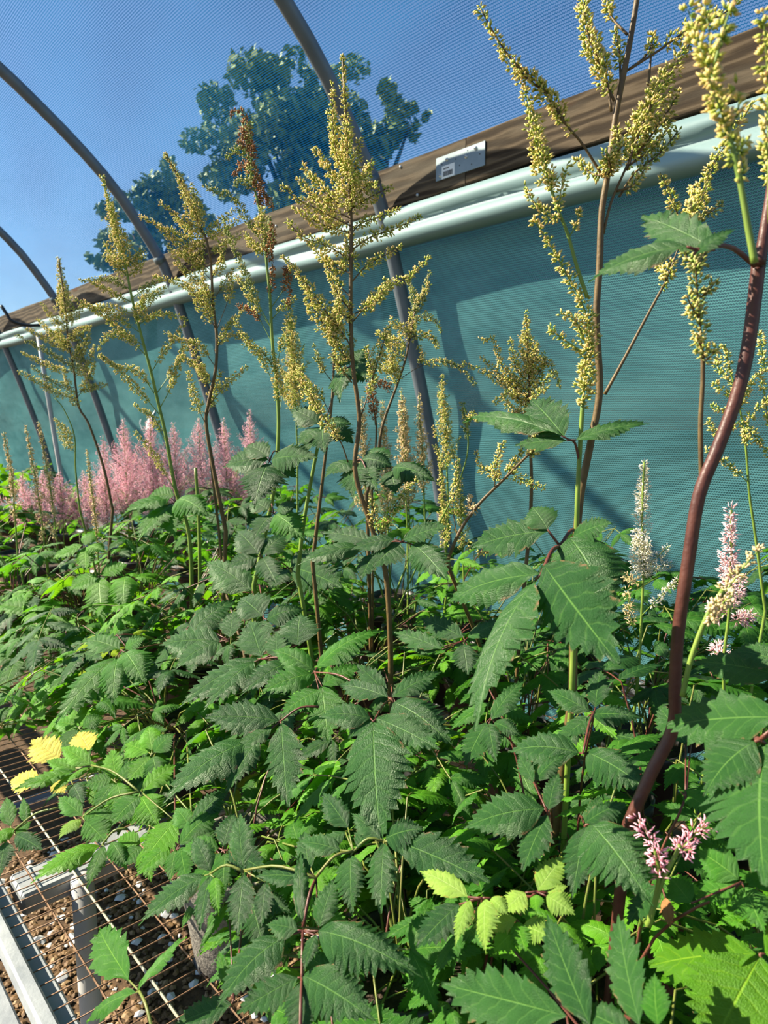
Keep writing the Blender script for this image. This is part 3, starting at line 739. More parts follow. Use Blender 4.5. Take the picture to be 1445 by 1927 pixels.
def hero_leaf(plant, node, leaflets, mat='leaf_dark', off=-.03, D=None, attach=None, pet='petiole_red', tilt=None, pr=.0012, seed=0):
    """compound leaf: node pixel, leaflets (bx,by,tx,ty,width_px[,material[,variant]])"""
    rng = random.Random(seed * 131 + int(node[0]) * 7 + int(node[1]))
    def place(px, py):
        if D is not None: return P(px, py, D)
        q = canopy_pt(px, py); v = (q - CAMP); return q + v / np.linalg.norm(v) * off
    nd = place(*node)
    lines = []; rad = []
    if attach is not None:
        if len(attach) == 3: at = P(attach[0], attach[1], attach[2])
        else: at = place(*attach)
        lines.append(smooth_line([at, (at + nd) / 2 + np.array([0, 0, .008]), nd], 8)); rad.append(np.linspace(pr*1.25, pr, 8))
    else:
        c = plant.crown(); h = nd - c
        mid = c + h * np.array([.35, .35, .62]); lines.append(smooth_line([c, mid, nd - np.array([0, 0, .004]), nd], 10)); rad.append(np.linspace(pr*1.3, pr*.9, 10))
    items = []
    for lf in leaflets:
        bx, by, tx, ty, w = lf[:5]; m_ = lf[5] if len(lf) > 5 and lf[5] else mat
        k = lf[6] if len(lf) > 6 else rng.randrange(len(LEAF_SPEC))
        bp = place(bx, by); tocam = CAMP - bp; tocam /= np.linalg.norm(tocam)
        if D is None: bp = nd + (bp - nd) * 1.0
        N = np.array(tilt) if tilt is not None else np.array([0, 0, .55]) + tocam * .62 + SUNV * .35
        N = N + np.array([rng.uniform(-.18, .18) for _ in range(3)]); N /= np.linalg.norm(N)
        rt = ray(tx, ty); den = float(rt @ N)
        s = float((bp - CAMP) @ N) / den if abs(den) > 1e-6 else 1
        tp = CAMP + rt * s
        d0, d1 = depthD(bp), depthD(tp)
        if not (d0 * .78 < d1 < d0 * 1.25): tp = P(tx, ty, min(max(d1, d0 * .80), d0 * 1.22))
        # true width: undo the foreshortening across the blade
        cosv = max(.62, abs(float(N @ tocam)))
        wid = w * d0 / F / (cosv ** .3)
        items.append((bp, tp, N, wid, m_, k))
        if np.linalg.norm(bp - nd) > .003:
            lines.append(smooth_line([nd, bp], 4)); rad.append(np.linspace(pr*.8, pr*.6, 4))
    part = petiole_obj(plant, lines, rad, pet)
    pm = Matrix.Translation(plant.root.location)
    for bp, tp, N, wid, m_, k in items:
        link('leaflet', leaf_mesh(m_, k), part, leaflet_matrix(bp, tp, N, wid), pm)
    plant.n_leaf += 1
    return part
# ------------------------------------------------------------------ the plants the photograph singles out
def XY(px, D): p = P(px, 780, D); return (float(p[0]), float(p[1]))
def plant(key, px, D, label, group=None):
    PL[key] = Plant(key, XY(px, D), label, group); return PL[key]

# A: the tall plume in the middle
A = plant('A', 745, .92, 'tall astilbe with a yellow-green plume on a bending brown stem, middle of bench')
DA = .98
stem(A, [(735, 1310), (734, 1200), (724, 1070), (695, 980), (668, 885), (676, 790), (664, 690), (660, 600), (660, 520), (661, 450), (659, 380), (655, 330), (652, 260), (645, 105)], DA, .0045, .0020, 'stem_brown',
     [([(655, 330), (652, 240), (644, 100)], 11, 0), ([(659, 400), (657, 340), (655, 290), (652, 235)], 26, 0), ([(650, 350), (628, 260), (627, 155)], 10, .15),
      ([(652, 335), (635, 270), (622, 205)], 17, .1), ([(656, 375), (625, 330), (590, 278)], 13, .1), ([(659, 372), (670, 310), (676, 262)], 13, .1),
      ([(657, 400), (610, 360), (568, 308)], 12, .15), ([(657, 410), (600, 380), (560, 335)], 12, .15), ([(659, 425), (600, 395), (560, 375), (530, 348)], 10, .12),
      ([(658, 438), (612, 425), (565, 400), (558, 395)], 15, .08), ([(659, 350), (685, 335), (700, 300)], 13, .1), ([(659, 395), (695, 372), (738, 350)], 13, .12),
      ([(660, 380), (690, 350), (712, 348)], 10, .1), ([(660, 440), (680, 420), (715, 408), (750, 393)], 8, .15), ([(662, 470), (700, 445), (745, 430), (792, 405)], 11, .1),
      ([(660, 490), (620, 465), (570, 445), (540, 415)], 11, .1), ([(660, 500), (655, 470), (663, 437)], 18, 0), ([(662, 530), (690, 500), (725, 480), (760, 462)], 11, .2),
      ([(660, 515), (630, 500), (600, 480), (585, 458)], 11, .1), ([(660, 560), (625, 520), (610, 470)], 12, .2),
      ([(662, 655), (640, 620), (600, 570), (570, 525), (530, 480)], 15, .1), ([(655, 680), (632, 640), (595, 590), (565, 520)], 18, .15), ([(661, 585), (640, 560), (625, 530)], 13, .1), ([(660, 600), (640, 590), (637, 560)], 13, 0),
      ([(664, 605), (690, 575), (730, 540), (770, 520), (808, 484)], 13, .12), ([(668, 590), (705, 570), (720, 545), (725, 530)], 13, .2),
      ([(664, 680), (640, 660), (625, 630), (615, 600)], 13, .1), ([(662, 720), (640, 690), (622, 665)], 12, .3),
      ([(655, 870), (640, 830), (612, 790), (585, 745), (560, 715)], 12, .25), ([(600, 770), (580, 735), (562, 700)], 18, 0),
      ([(677, 790), (690, 750), (702, 710), (690, 655)], 11, .35), ([(700, 715), (720, 650), (735, 610)], 15, .2),
      ([(714, 1010), (706, 975), (700, 935)], 13, .15), ([(722, 1015), (738, 960), (785, 903)], 14, .15), ([(718, 1010), (720, 995), (722, 980)], 9, .1)], seed=1)
hero_leaf(A, (703, 1358), [(703, 1360, 718, 1597, 112, None, 0), (708, 1352, 826, 1411, 66, None, 2), (700, 1356, 655, 1390, 50, None, 1), (697, 1352, 600, 1350, 58, None, 3)], off=-.09, attach=(738, 1318, DA))
hero_leaf(A, (738, 1318), [(741, 1322, 855, 1406, 86, None, 1), (738, 1312, 832, 1264, 44, None, 0), (730, 1312, 640, 1290, 50, None, 4), (728, 1305, 672, 1250, 40, None, 2)], off=-.055, attach=(736, 1290, DA))
hero_leaf(A, (760, 1020), [(758, 1016, 842, 990, 46), (778, 1025, 842, 1092, 58), (752, 1022, 702, 1070, 62), (742, 1015, 660, 1035, 40)], D=.93, attach=(712, 1040, DA))
hero_leaf(A, (703, 1035), [(698, 1018, 608, 1002, 46), (690, 1030, 560, 1064, 44), (705, 1040, 680, 1090, 40)], D=.97, attach=(715, 1050, DA))
hero_leaf(A, (592, 1265), [(590, 1262, 512, 1224, 48), (596, 1256, 722, 1188, 58), (606, 1292, 617, 1394, 66, None, 2), (600, 1298, 530, 1342, 50), (606, 1290, 682, 1252, 44), (586, 1268, 488, 1306, 56)], 'leaf_mid', off=-.05, attach=(690, 1300))
hero_leaf(A, (492, 1240), [(484, 1240, 334, 1334, 66), (478, 1246, 380, 1342, 58), (492, 1236, 470, 1168, 64), (560, 1214, 566, 1154, 76), (546, 1246, 450, 1312, 52), (520, 1238, 520, 1190, 40)], off=-.045, attach=(590, 1255))
hero_leaf(A, (527, 1358), [(525, 1356, 386, 1350, 72, None, 4), (476, 1394, 306, 1514, 84, None, 3), (530, 1362, 542, 1520, 66, None, 2), (486, 1392, 424, 1500, 52), (512, 1370, 440, 1420, 40)], off=-.05, attach=(600, 1330))

# N: the low front plant in the grey pot, its long leaf reaching left and down
pN = at_z(445, 1795, BENCH)
N = PL['N'] = Plant('N', (float(pN[0]) , float(pN[1]) + .01), 'low leafy astilbe in the grey fibre pot at the front edge of bench')
hero_leaf(N, (395, 1645), [(385, 1648, 261, 1742, 62, None, 1), (396, 1640, 364, 1574, 44), (395, 1650, 376, 1752, 36), (404, 1652, 412, 1725, 34, 'leaf_bright')], off=-.055, attach=(458, 1640), pet='petiole_green')
hero_leaf(N, (458, 1638), [(458, 1632, 452, 1528, 52), (458, 1646, 446, 1762, 50), (500, 1660, 490, 1746, 34)], off=-.055, attach=(595, 1652), pet='petiole_green')
hero_leaf(N, (595, 1652), [(582, 1640, 572, 1566, 40), (580, 1652, 480, 1650, 38), (568, 1738, 566, 1600, 34), (600, 1745, 634, 1648, 52)], off=-.05, attach=(570, 1745))
hero_leaf(N, (665, 1602), [(660, 1610, 664, 1728, 58), (655, 1558, 606, 1490, 46), (650, 1566, 586, 1606, 36), (672, 1596, 700, 1540, 36), (640, 1600, 560, 1585, 44)], off=-.055, attach=(595, 1650), pet='petiole_green')
hero_leaf(N, (722, 1584), [(742, 1582, 922, 1662, 84, None, 2), (722, 1588, 716, 1720, 54), (726, 1578, 800, 1560, 70), (716, 1578, 660, 1530, 40)], off=-.05, attach=(665, 1602), pet='petiole_green')
hero_leaf(N, (570, 1752), [(537, 1762, 408, 1898, 92, None, 3), (600, 1752, 797, 1842, 96, None, 1), (594, 1760, 572, 1832, 32), (560, 1750, 500, 1740, 46)], off=-.07, attach=(568, 1850))
hero_leaf(N, (568, 1840), [(560, 1840, 446, 1906, 66, None, 2), (570, 1836, 706, 1922, 100, None, 0), (566, 1850, 566, 1960, 70)], off=-.075, attach=(565, 1960))
hero_leaf(N, (262, 1865), [(243, 1845, 188, 1750, 74, 'leaf_mid', 2), (260, 1864, 352, 1764, 44, 'leaf_mid', 4), (256, 1868, 164, 1926, 46, 'leaf_mid', 0)], off=-.10, attach=(292, 1960), pet='petiole_green', tilt=(-.35, -.45, .8))
hero_leaf(N, (420, 1600), [(416, 1605, 350, 1690, 50, 'leaf_mid'), (424, 1606, 420, 1690, 54, 'leaf_mid'), (430, 1600, 500, 1640, 50), (412, 1596, 340, 1600, 46, 'leaf_mid'), (420, 1592, 440, 1530, 44)], off=-.02)
hero_leaf(N, (470, 1690), [(474, 1696, 500, 1800, 56), (480, 1688, 550, 1720, 50)], off=-.02)
hero_leaf(N, (440, 1880), [(436, 1890, 330, 1930, 60), (430, 1860, 412, 1790, 26, 'leaf_mid'), (430, 1700, 372, 1800, 18, 'leaf_mid')], off=-.03)

# B: the right plume with the biggest leaf
B = plant('B', 1080, .74, 'tall astilbe with olive-brown stem, wide forked plume and the largest drooping leaf')
DB = .72
stem(B, [(1078, 1300), (1080, 1120), (1090, 950), (1112, 830), (1128, 735), (1122, 600), (1128, 500), (1132, 400), (1143, 330), (1160, 210), (1185, 80), (1203, -30)], DB, .0050, .0026, 'stem_brown',
     [([(1133, 330), (1095, 270), (1063, 232), (1030, 180), (985, 140), (940, 80), (905, 18)], 12, .28), ([(1063, 232), (1045, 200), (1010, 155), (970, 120)], 16, .05),
      ([(1155, 190), (1135, 140), (1122, 90), (1085, 5)], 20, .1), ([(1150, 210), (1140, 150), (1105, 60), (1100, -20)], 18, .25), ([(1180, 65), (1150, 30), (1140, -20)], 12, .4),
      ([(1168, 155), (1165, 100), (1158, 55)], 12, .3), ([(1185, 130), (1240, 95), (1290, 60), (1370, 20), (1400, -20)], 14, .3), ([(1170, 140), (1215, 105), (1230, 70)], 9, .7),
      ([(1135, 440), (1150, 380), (1180, 310), (1215, 220), (1265, 130), (1300, 80)], 27, .45), ([(1180, 320), (1200, 260), (1230, 180), (1250, 130)], 26, .1), ([(1200, 290), (1250, 220), (1280, 170)], 20, .1),
      ([(1165, 370), (1195, 325), (1240, 290), (1275, 248)], 10, .3, 'pod_green'), ([(1185, 310), (1225, 280), (1262, 235)], 10, .3, 'pod_green'), ([(1160, 360), (1190, 350), (1212, 320)], 11, .35),
      ([(1140, 310), (1165, 285), (1160, 235)], 20, .1), ([(1145, 320), (1150, 300), (1175, 270)], 19, 0), ([(1130, 330), (1110, 325), (1085, 300)], 9, .1), ([(1150, 330), (1148, 310), (1140, 290)], 13, 0),
      ([(1220, 160), (1226, 90), (1228, 65)], 7, .6)], seed=2)
stem(B, [(1105, 560), (1085, 500), (1068, 440), (1052, 400), (1035, 350)], DB - .02, .0020, .0014, 'stem_green',
     [([(1038, 360), (1022, 300), (1005, 220), (978, 150), (938, 90)], 14, .02), ([(1040, 355), (1025, 320), (1012, 280), (992, 200)], 20, .02),
      ([(1052, 412), (1030, 405), (1005, 380), (985, 352)], 10, .05), ([(1050, 405), (1055, 360), (1068, 308)], 10, .05), ([(1070, 448), (1085, 420), (1089, 392)], 8, .35)], root=False, seed=3)
stem(B, [(1076, 1300), (1083, 1100), (1086, 950), (1092, 830), (1097, 750)], DB - .02, .0034, .0022, 'stem_green',
     [([(1095, 765), (1102, 700), (1108, 620), (1090, 560), (1062, 510), (1035, 460), (1003, 412)], 17, .02), ([(1095, 760), (1104, 700), (1112, 640), (1105, 590)], 20, 0), ([(1100, 640), (1080, 600), (1055, 590)], 11, .2), ([(1092, 660), (1062, 640), (1035, 618)], 8, .15)], seed=4)
stem(B, [(1138, 742), (1180, 665), (1220, 590), (1250, 535)], DB + .04, .0020, .0014, 'stem_brown',
     [([(1250, 535), (1262, 495), (1240, 470)], 14, 0), ([(1255, 525), (1290, 430), (1330, 340), (1360, 280), (1420, 190)], 15, .15), ([(1290, 440), (1310, 400), (1330, 350)], 22, .1), ([(1285, 430), (1262, 370), (1242, 325)], 11, .1), ([(1300, 410), (1300, 380), (1302, 350)], 12, 0), ([(1310, 420), (1335, 400), (1358, 386)], 9, .1, 'pod_green'), ([(1255, 520), (1240, 500), (1232, 480)], 9, 0)], root=False, seed=5)
hero_leaf(B, (1020, 1078), [(1006, 1094, 896, 1378, 140, None, 0), (1024, 1064, 1164, 1250, 118, None, 2), (1016, 1080, 840, 1140, 80, None, 1)], D=.60, attach=(1054, 1028, .66), tilt=(-.35, -.62, .62), pr=.0018)
hero_leaf(B, (1054, 1028), [(1032, 1000, 888, 1030, 84, None, 4), (1030, 996, 1000, 955, 60), (1072, 1012, 1160, 1170, 118, None, 3), (1078, 1010, 1150, 984, 52)], D=.66, attach=(1090, 1000, DB), pr=.0018)
hero_leaf(B, (1072, 828), [(1062, 822, 1000, 752, 76, None, 2), (1056, 820, 872, 796, 40, None, 1), (1066, 830, 970, 838, 40), (1084, 828, 1222, 798, 40, None, 0)], D=.69, attach=(1090, 868, DB - .02))
hero_leaf(B, (1097, 1418), [(1090, 1417, 956, 1416, 80, None, 3), (1104, 1416, 1236, 1500, 78, None, 1)], off=-.07, attach=(1118, 1340))
hero_leaf(B, (1118, 1340), [(1114, 1345, 1212, 1352, 44), (1110, 1340, 1030, 1300, 44), (1112, 1350, 1062, 1388, 44), (1120, 1332, 1130, 1262, 46), (1104, 1350, 1040, 1420, 44)], off=-.05)
hero_leaf(B, (1030, 1528), [(1024, 1522, 872, 1560, 92, None, 3), (1030, 1534, 984, 1640, 62), (1032, 1524, 1052, 1452, 42), (1004, 1472, 976, 1420, 30), (1006, 1470, 1068, 1418, 36)], off=-.07)
hero_leaf(B, (1103, 1552), [(1103, 1556, 1076, 1692, 62, None, 0), (1112, 1550, 1230, 1708, 118, None, 1), (1102, 1548, 1184, 1512, 46), (1108, 1548, 1130, 1500, 30)], off=-.075)
hero_leaf(B, (875, 1205), [(872, 1200, 793, 1164, 48), (832, 1222, 742, 1190, 40), (836, 1216, 760, 1218, 34), (872, 1212, 880, 1270, 46), (880, 1200, 960, 1170, 40)], off=-.03)
hero_leaf(B, (925, 1350), [(925, 1355, 990, 1280, 44), (930, 1360, 980, 1385, 40), (915, 1360, 875, 1440, 60), (920, 1362, 935, 1440, 40)], off=-.03)

# C: the nearest plant at the right, thick maroon stem
C = plant('C', 1190, .56, 'nearest astilbe at right with a thick maroon stem leaning over the teal net')
DC = .53
stem(C, [(1182, 1552), (1225, 1455), (1266, 1370), (1270, 1290), (1276, 1190), (1296, 1050), (1316, 930), (1352, 840), (1388, 740), (1408, 650), (1420, 560), (1428, 490)], DC, .0053, .0052, 'stem_maroon', seed=6)
stem(C, [(1428, 500), (1440, 430), (1452, 350), (1460, 260)], DC - .01, .0046, .0030, 'stem_maroon', [([(1450, 420), (1446, 330), (1450, 200)], 14, .3)], root=False, seed=7)
stem(C, [(1320, 915), (1318, 800), (1322, 720), (1322, 660)], DC + .01, .0021, .0017, 'stem_brown',
     [([(1322, 670), (1316, 600), (1310, 520), (1305, 440), (1300, 380)], 16, .02, 'pod_green'), ([(1322, 660), (1316, 645), (1312, 630)], 13, 0), ([(1324, 680), (1336, 672), (1348, 655)], 11, .35), ([(1316, 600), (1300, 575), (1292, 555)], 12, .1), ([(1318, 560), (1335, 545), (1345, 530)], 10, .1, 'pod_green'), ([(1310, 510), (1290, 480), (1285, 450)], 13, 0, 'pod_green'), ([(1308, 500), (1325, 480), (1330, 455)], 13, 0, 'pod_green')], root=False, seed=8)
stem(C, [(1420, 495), (1408, 430), (1392, 340), (1376, 270), (1360, 210)], DC - .13, .0021, .0012, 'stem_green',
     [([(1378, 275), (1352, 190), (1340, 100), (1322, -20)], 20, .02), ([(1370, 240), (1345, 180), (1335, 150)], 17, .05), ([(1372, 250), (1390, 200), (1386, 170)], 10, .1), ([(1382, 300), (1394, 275), (1402, 262)], 9, .1), ([(1350, 170), (1320, 90), (1295, 20)], 17, .1), ([(1345, 120), (1360, 60), (1380, 0)], 15, .1), ([(1388, 330), (1400, 318), (1406, 306)], 7, .2)], root=False, seed=9)
stem(C, [(1450, 420), (1448, 300), (1446, 180)], DC - .10, .0015, .0010, 'stem_green', [([(1448, 240), (1443, 120), (1436, 20)], 13, 0), ([(1447, 300), (1440, 260), (1436, 230)], 10, 0)], root=False, seed=10)
stem(C, [(1284, 1310), (1300, 1240), (1330, 1160), (1360, 1110)], DC - .03, .0022, .0018, 'stem_green',
     [([(1340, 1150), (1375, 1100), (1405, 1060), (1438, 1025)], 15, .02), ([(1345, 1160), (1360, 1135), (1380, 1120)], 13, 0), ([(1338, 1170), (1340, 1150), (1345, 1135)], 12, 0)], root=False, pod='pod_pale', seed=11)
hero_leaf(C, (1312, 470), [(1345, 470, 1208, 408, 72, None, 2), (1292, 464, 1108, 532, 58, None, 1), (1305, 480, 1384, 432, 34, None, 0)], D=.47, attach=(1420, 500, DC - .005), pr=.0016)
hero_leaf(C, (1430, 1392), [(1476, 1350, 1256, 1368, 118, None, 4), (1440, 1400, 1440, 1668, 215, None, 0), (1450, 1380, 1560, 1330, 110), (1420, 1396, 1325, 1500, 110, None, 3)], D=.44, attach=(1266, 1372, DC), pr=.0020, tilt=(-.3, -.65, .6))
hero_leaf(C, (1470, 1260), [(1465, 1245, 1375, 1225, 60), (1465, 1270, 1310, 1245, 70)], D=.60, attach=(1560, 1300, .60))
hero_leaf(C, (1290, 1500), [(1282, 1490, 1348, 1530, 40, 'leaf_mid'), (1300, 1400, 1328, 1330, 60), (1290, 1400, 1240, 1330, 60)], off=-.02)

# M: bright leaf and upright leaflets at the bottom right
Mp = plant('M', 1230, .50, 'leafy astilbe at the lower right corner with one bright sunlit leaf')
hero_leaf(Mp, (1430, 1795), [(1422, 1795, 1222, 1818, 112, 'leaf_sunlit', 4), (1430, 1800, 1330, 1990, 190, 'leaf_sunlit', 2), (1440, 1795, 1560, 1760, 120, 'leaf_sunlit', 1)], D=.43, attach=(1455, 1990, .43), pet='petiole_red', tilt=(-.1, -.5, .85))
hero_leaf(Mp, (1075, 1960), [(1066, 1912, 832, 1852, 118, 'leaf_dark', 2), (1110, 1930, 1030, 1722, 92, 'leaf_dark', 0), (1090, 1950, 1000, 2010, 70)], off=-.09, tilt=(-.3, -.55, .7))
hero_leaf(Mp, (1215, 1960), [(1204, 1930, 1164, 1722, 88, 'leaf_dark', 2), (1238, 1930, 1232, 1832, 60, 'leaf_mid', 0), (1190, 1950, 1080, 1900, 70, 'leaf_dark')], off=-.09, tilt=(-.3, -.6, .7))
hero_leaf(Mp, (1395, 1660), [(1390, 1655, 1310, 1600, 70, 'leaf_mid'), (1385, 1665, 1310, 1690, 60, 'leaf_mid'), (1300, 1700, 1260, 1650, 54, 'leaf_mid'), (1400, 1670, 1440, 1760, 70, 'leaf_mid')], off=-.03)
# Q: autumn-tinted leaf
Q = plant('Q', 905, .62, 'small astilbe with yellow-green red-edged leaves below the big drooping leaf')
hero_leaf(Q, (908, 1690), [(880, 1688, 790, 1640, 50, 'leaf_lime', 0), (864, 1702, 784, 1784, 62, 'leaf_dark', 4), (884, 1694, 856, 1784, 34, 'leaf_lime', 5), (914, 1692, 914, 1796, 50, 'leaf_lime', 5), (924, 1690, 956, 1722, 36, 'leaf_lime')], off=-.05)
hero_leaf(Q, (1010, 1678), [(1012, 1676, 1062, 1612, 54, 'leaf_lime', 0), (988, 1680, 944, 1722, 50, 'leaf_lime', 5), (1008, 1684, 1010, 1718, 32, 'leaf_bright'), (1028, 1686, 1082, 1722, 50, 'leaf_lime', 0), (1030, 1680, 1068, 1668, 26, 'leaf_lime')], off=-.045)
hero_leaf(Q, (980, 1740), [(984, 1742, 1040, 1766, 54, 'leaf_lime'), (976, 1745, 930, 1790, 54, 'leaf_bright'), (970, 1735, 990, 1790, 40, 'leaf_bright'), (972, 1730, 920, 1750, 40, 'leaf_lime')], off=-.03)

# D, E, F, G, H ...: the plumes on the left
Dp = plant('D', 362, 1.42, 'astilbe with a thin yellow-green spike rising left of the second hoop pipe')
DD = 1.40
stem(Dp, [(362, 1170), (356, 1010), (330, 920), (312, 820), (298, 760), (284, 700), (268, 640), (248, 560), (236, 500), (222, 450), (205, 385), (192, 332)], DD, .0052, .0018, 'stem_green',
     [([(232, 480), (222, 440), (208, 390), (192, 330)], 9, 0), ([(240, 500), (228, 460), (215, 420), (206, 385)], 20, 0), ([(240, 510), (215, 490), (196, 455)], 11, .1), ([(242, 520), (222, 505), (195, 480)], 9, .1), ([(240, 500), (255, 485), (268, 468)], 10, .1), ([(244, 520), (262, 500), (272, 478)], 10, .1),
      ([(246, 545), (205, 525), (152, 528)], 8, .1, 'pod_green'), ([(250, 570), (205, 548), (160, 525)], 8, .15), ([(252, 590), (205, 580), (150, 575)], 9, .15), ([(262, 625), (225, 600), (185, 585), (135, 560)], 9, .15),
      ([(275, 670), (240, 635), (205, 630), (185, 655)], 9, .2), ([(270, 650), (230, 625), (175, 580)], 8, .2), ([(290, 740), (260, 700), (220, 690), (183, 668)], 8, .15), ([(300, 780), (270, 745), (225, 700), (185, 665)], 9, .2), ([(320, 850), (290, 790), (250, 760)], 8, .35),
      ([(252, 585), (285, 560), (310, 540)], 10, .25, 'pod_green'), ([(250, 560), (270, 545), (306, 522)], 8, .2, 'pod_green'), ([(262, 610), (300, 590), (350, 600)], 8, .1), ([(285, 700), (310, 660), (350, 605)], 8, .2), ([(300, 770), (325, 720), (345, 650)], 8, .3), ([(295, 740), (330, 690), (360, 640)], 9, .3), ([(258, 600), (265, 580), (268, 560)], 15, 0),
      ([(336, 935), (310, 890), (285, 850), (254, 812)], 9, .35)], seed=12)
hero_leaf(Dp, (228, 1224), [(226, 1222, 162, 1204, 48), (236, 1228, 276, 1292, 66), (222, 1240, 214, 1338, 50), (217, 1238, 98, 1374, 64), (236, 1220, 276, 1200, 40)], 'leaf_mid', off=-.05)
hero_leaf(Dp, (430, 1204), [(414, 1206, 300, 1214, 70, 'leaf_dark'), (412, 1208, 330, 1260, 60, 'leaf_dark'), (356, 1192, 446, 1130, 62, 'leaf_dark'), (432, 1200, 440, 1150, 40)], off=-.04, attach=(350, 1185))
hero_leaf(Dp, (330, 945), [(322, 938, 230, 970, 50), (335, 940, 395, 975, 56), (328, 932, 280, 935, 44), (320, 950, 258, 1020, 46), (312, 952, 330, 1010, 48)], 'leaf_mid', D=1.36, attach=(345, 965, DD))
G = plant('G', 405, 1.36, 'astilbe with a broad yellow plume leaning left before the second hoop pipe')
DG = 1.34
stem(G, [(425, 1000), (405, 900), (388, 800), (392, 760), (405, 700), (408, 640), (404, 600), (400, 560), (397, 500), (388, 450), (372, 415), (350, 360), (310, 288)], DG, .0046, .0016, 'stem_brown',
     [([(372, 415), (350, 360), (330, 320), (309, 288)], 10, 0), ([(380, 430), (362, 390), (340, 350)], 18, 0), ([(372, 410), (370, 380), (362, 350)], 12, 0), ([(385, 440), (345, 415), (303, 382)], 10, .05), ([(392, 470), (350, 430), (328, 405)], 12, .1), ([(396, 490), (340, 445), (300, 425), (266, 408)], 9, .1), ([(398, 510), (350, 470), (302, 432)], 12, .15),
      ([(400, 530), (360, 490), (320, 470)], 12, .2), ([(402, 560), (360, 520), (330, 490), (318, 462)], 9, .1), ([(406, 600), (370, 550), (330, 530), (290, 520)], 10, .1), ([(406, 620), (380, 570), (352, 540)], 15, .2), ([(404, 580), (385, 540), (382, 515)], 10, .1),
      ([(388, 440), (410, 420), (440, 395)], 9, .05), ([(390, 450), (425, 430), (458, 405)], 9, .05), ([(396, 480), (420, 460), (455, 440)], 11, .1), ([(400, 520), (415, 500), (420, 460)], 10, .1), ([(404, 560), (425, 530), (440, 505)], 8, .3), ([(408, 620), (430, 560), (436, 515)], 9, .5), ([(408, 650), (425, 620), (460, 580)], 9, .2),
      ([(405, 690), (375, 650), (345, 640), (310, 625)], 9, .2), ([(400, 720), (370, 690), (340, 670)], 10, .2), ([(396, 740), (380, 700), (360, 650)], 10, .2), ([(404, 660), (430, 630), (470, 640)], 8, .2), ([(395, 760), (430, 720), (465, 690)], 9, .3), ([(388, 800), (370, 760), (355, 700)], 11, .25), ([(388, 790), (400, 750), (415, 700)], 11, .3)], seed=13)
Fp = plant('F', 480, 1.22, 'astilbe whose tall spike has withered brown at the top, left of middle plume')
DF = 1.20
stem(Fp, [(478, 1100), (500, 1000), (518, 900), (524, 800), (520, 720), (512, 640), (508, 560), (502, 500), (495, 430), (478, 350), (470, 310), (462, 260), (455, 230)], DF, .0046, .0014, 'stem_green',
     [([(464, 270), (458, 245), (462, 222), (448, 208), (436, 214)], 9, .0, 'pod_brown'), ([(466, 285), (470, 255), (464, 232)], 7, 0, 'pod_brown'), ([(466, 280), (452, 270), (455, 250)], 7, 0, 'pod_brown'), ([(470, 270), (468, 250), (470, 232)], 6, 0, 'pod_green'),
      ([(468, 300), (450, 280), (425, 298)], 8, .1, 'pod_green'), ([(472, 330), (455, 310), (440, 332)], 9, .1, 'pod_brown'), ([(470, 310), (476, 280), (468, 262)], 10, 0, 'pod_brown'), ([(476, 345), (472, 320), (474, 300)], 11, 0, 'pod_green'), ([(480, 360), (484, 330), (478, 310)], 9, 0, 'pod_brown'),
      ([(480, 360), (455, 340), (438, 352)], 9, .1, 'pod_green'), ([(484, 380), (492, 360), (486, 330)], 9, 0, 'pod_brown'), ([(486, 390), (500, 370), (512, 388)], 9, .1, 'pod_brown'), ([(500, 470), (470, 420), (440, 375), (385, 352)], 8, .2, 'pod_green'),
      ([(496, 450), (490, 420), (496, 392)], 15, 0, 'pod'), ([(500, 470), (508, 440), (505, 410)], 11, 0, 'pod_green'), ([(504, 480), (512, 450), (510, 420)], 9, 0, 'pod_brown'), ([(500, 480), (475, 460), (462, 440)], 12, .1, 'pod'), ([(508, 560), (512, 520), (510, 470)], 7, .1, 'pod_brown'),
      ([(510, 580), (535, 540), (540, 500), (545, 560), (540, 580)], 7, .25, 'pod_brown'), ([(512, 600), (535, 575), (556, 558)], 8, .3, 'pod'), ([(512, 620), (480, 560), (455, 500), (430, 440), (420, 410)], 10, .25, 'pod_green'), ([(512, 620), (470, 560), (445, 520)], 9, .3, 'pod'),
      ([(515, 650), (480, 590), (448, 575)], 8, .5, 'pod_brown'), ([(520, 720), (525, 670), (540, 620), (548, 570)], 10, .4), ([(520, 740), (500, 690), (465, 640), (440, 600)], 9, .3), ([(522, 760), (522, 700), (512, 660)], 13, .1), ([(520, 700), (490, 660), (460, 650)], 9, .2, 'pod_green'), ([(524, 780), (540, 720), (570, 690)], 9, .4)], seed=14)
hero_leaf(Fp, (507, 868), [(504, 865, 420, 880, 62), (511, 865, 598, 862, 58), (504, 873, 478, 958, 74, None, 5), (506, 860, 466, 838, 44), (514, 876, 560, 900, 50)], D=1.14, attach=(522, 850, DF))
hero_leaf(Fp, (490, 1046), [(487, 1043, 446, 1000, 54), (493, 1045, 540, 1006, 48), (484, 1048, 428, 1070, 46), (494, 1050, 520, 1098, 44)], D=1.13, attach=(496, 1010, DF))
hero_leaf(Fp, (515, 966), [(518, 968, 574, 1018, 56, 'leaf_mid'), (510, 970, 478, 1016, 46), (505, 960, 470, 945, 40), (520, 962, 560, 950, 40)], D=1.12, attach=(508, 950, DF))
hero_leaf(Fp, (545, 1070), [(540, 1072, 506, 1114, 42), (552, 1068, 644, 1106, 62), (604, 1046, 566, 1060, 44), (548, 1066, 600, 1040, 46)], off=-.03, attach=(500, 1055, DF))
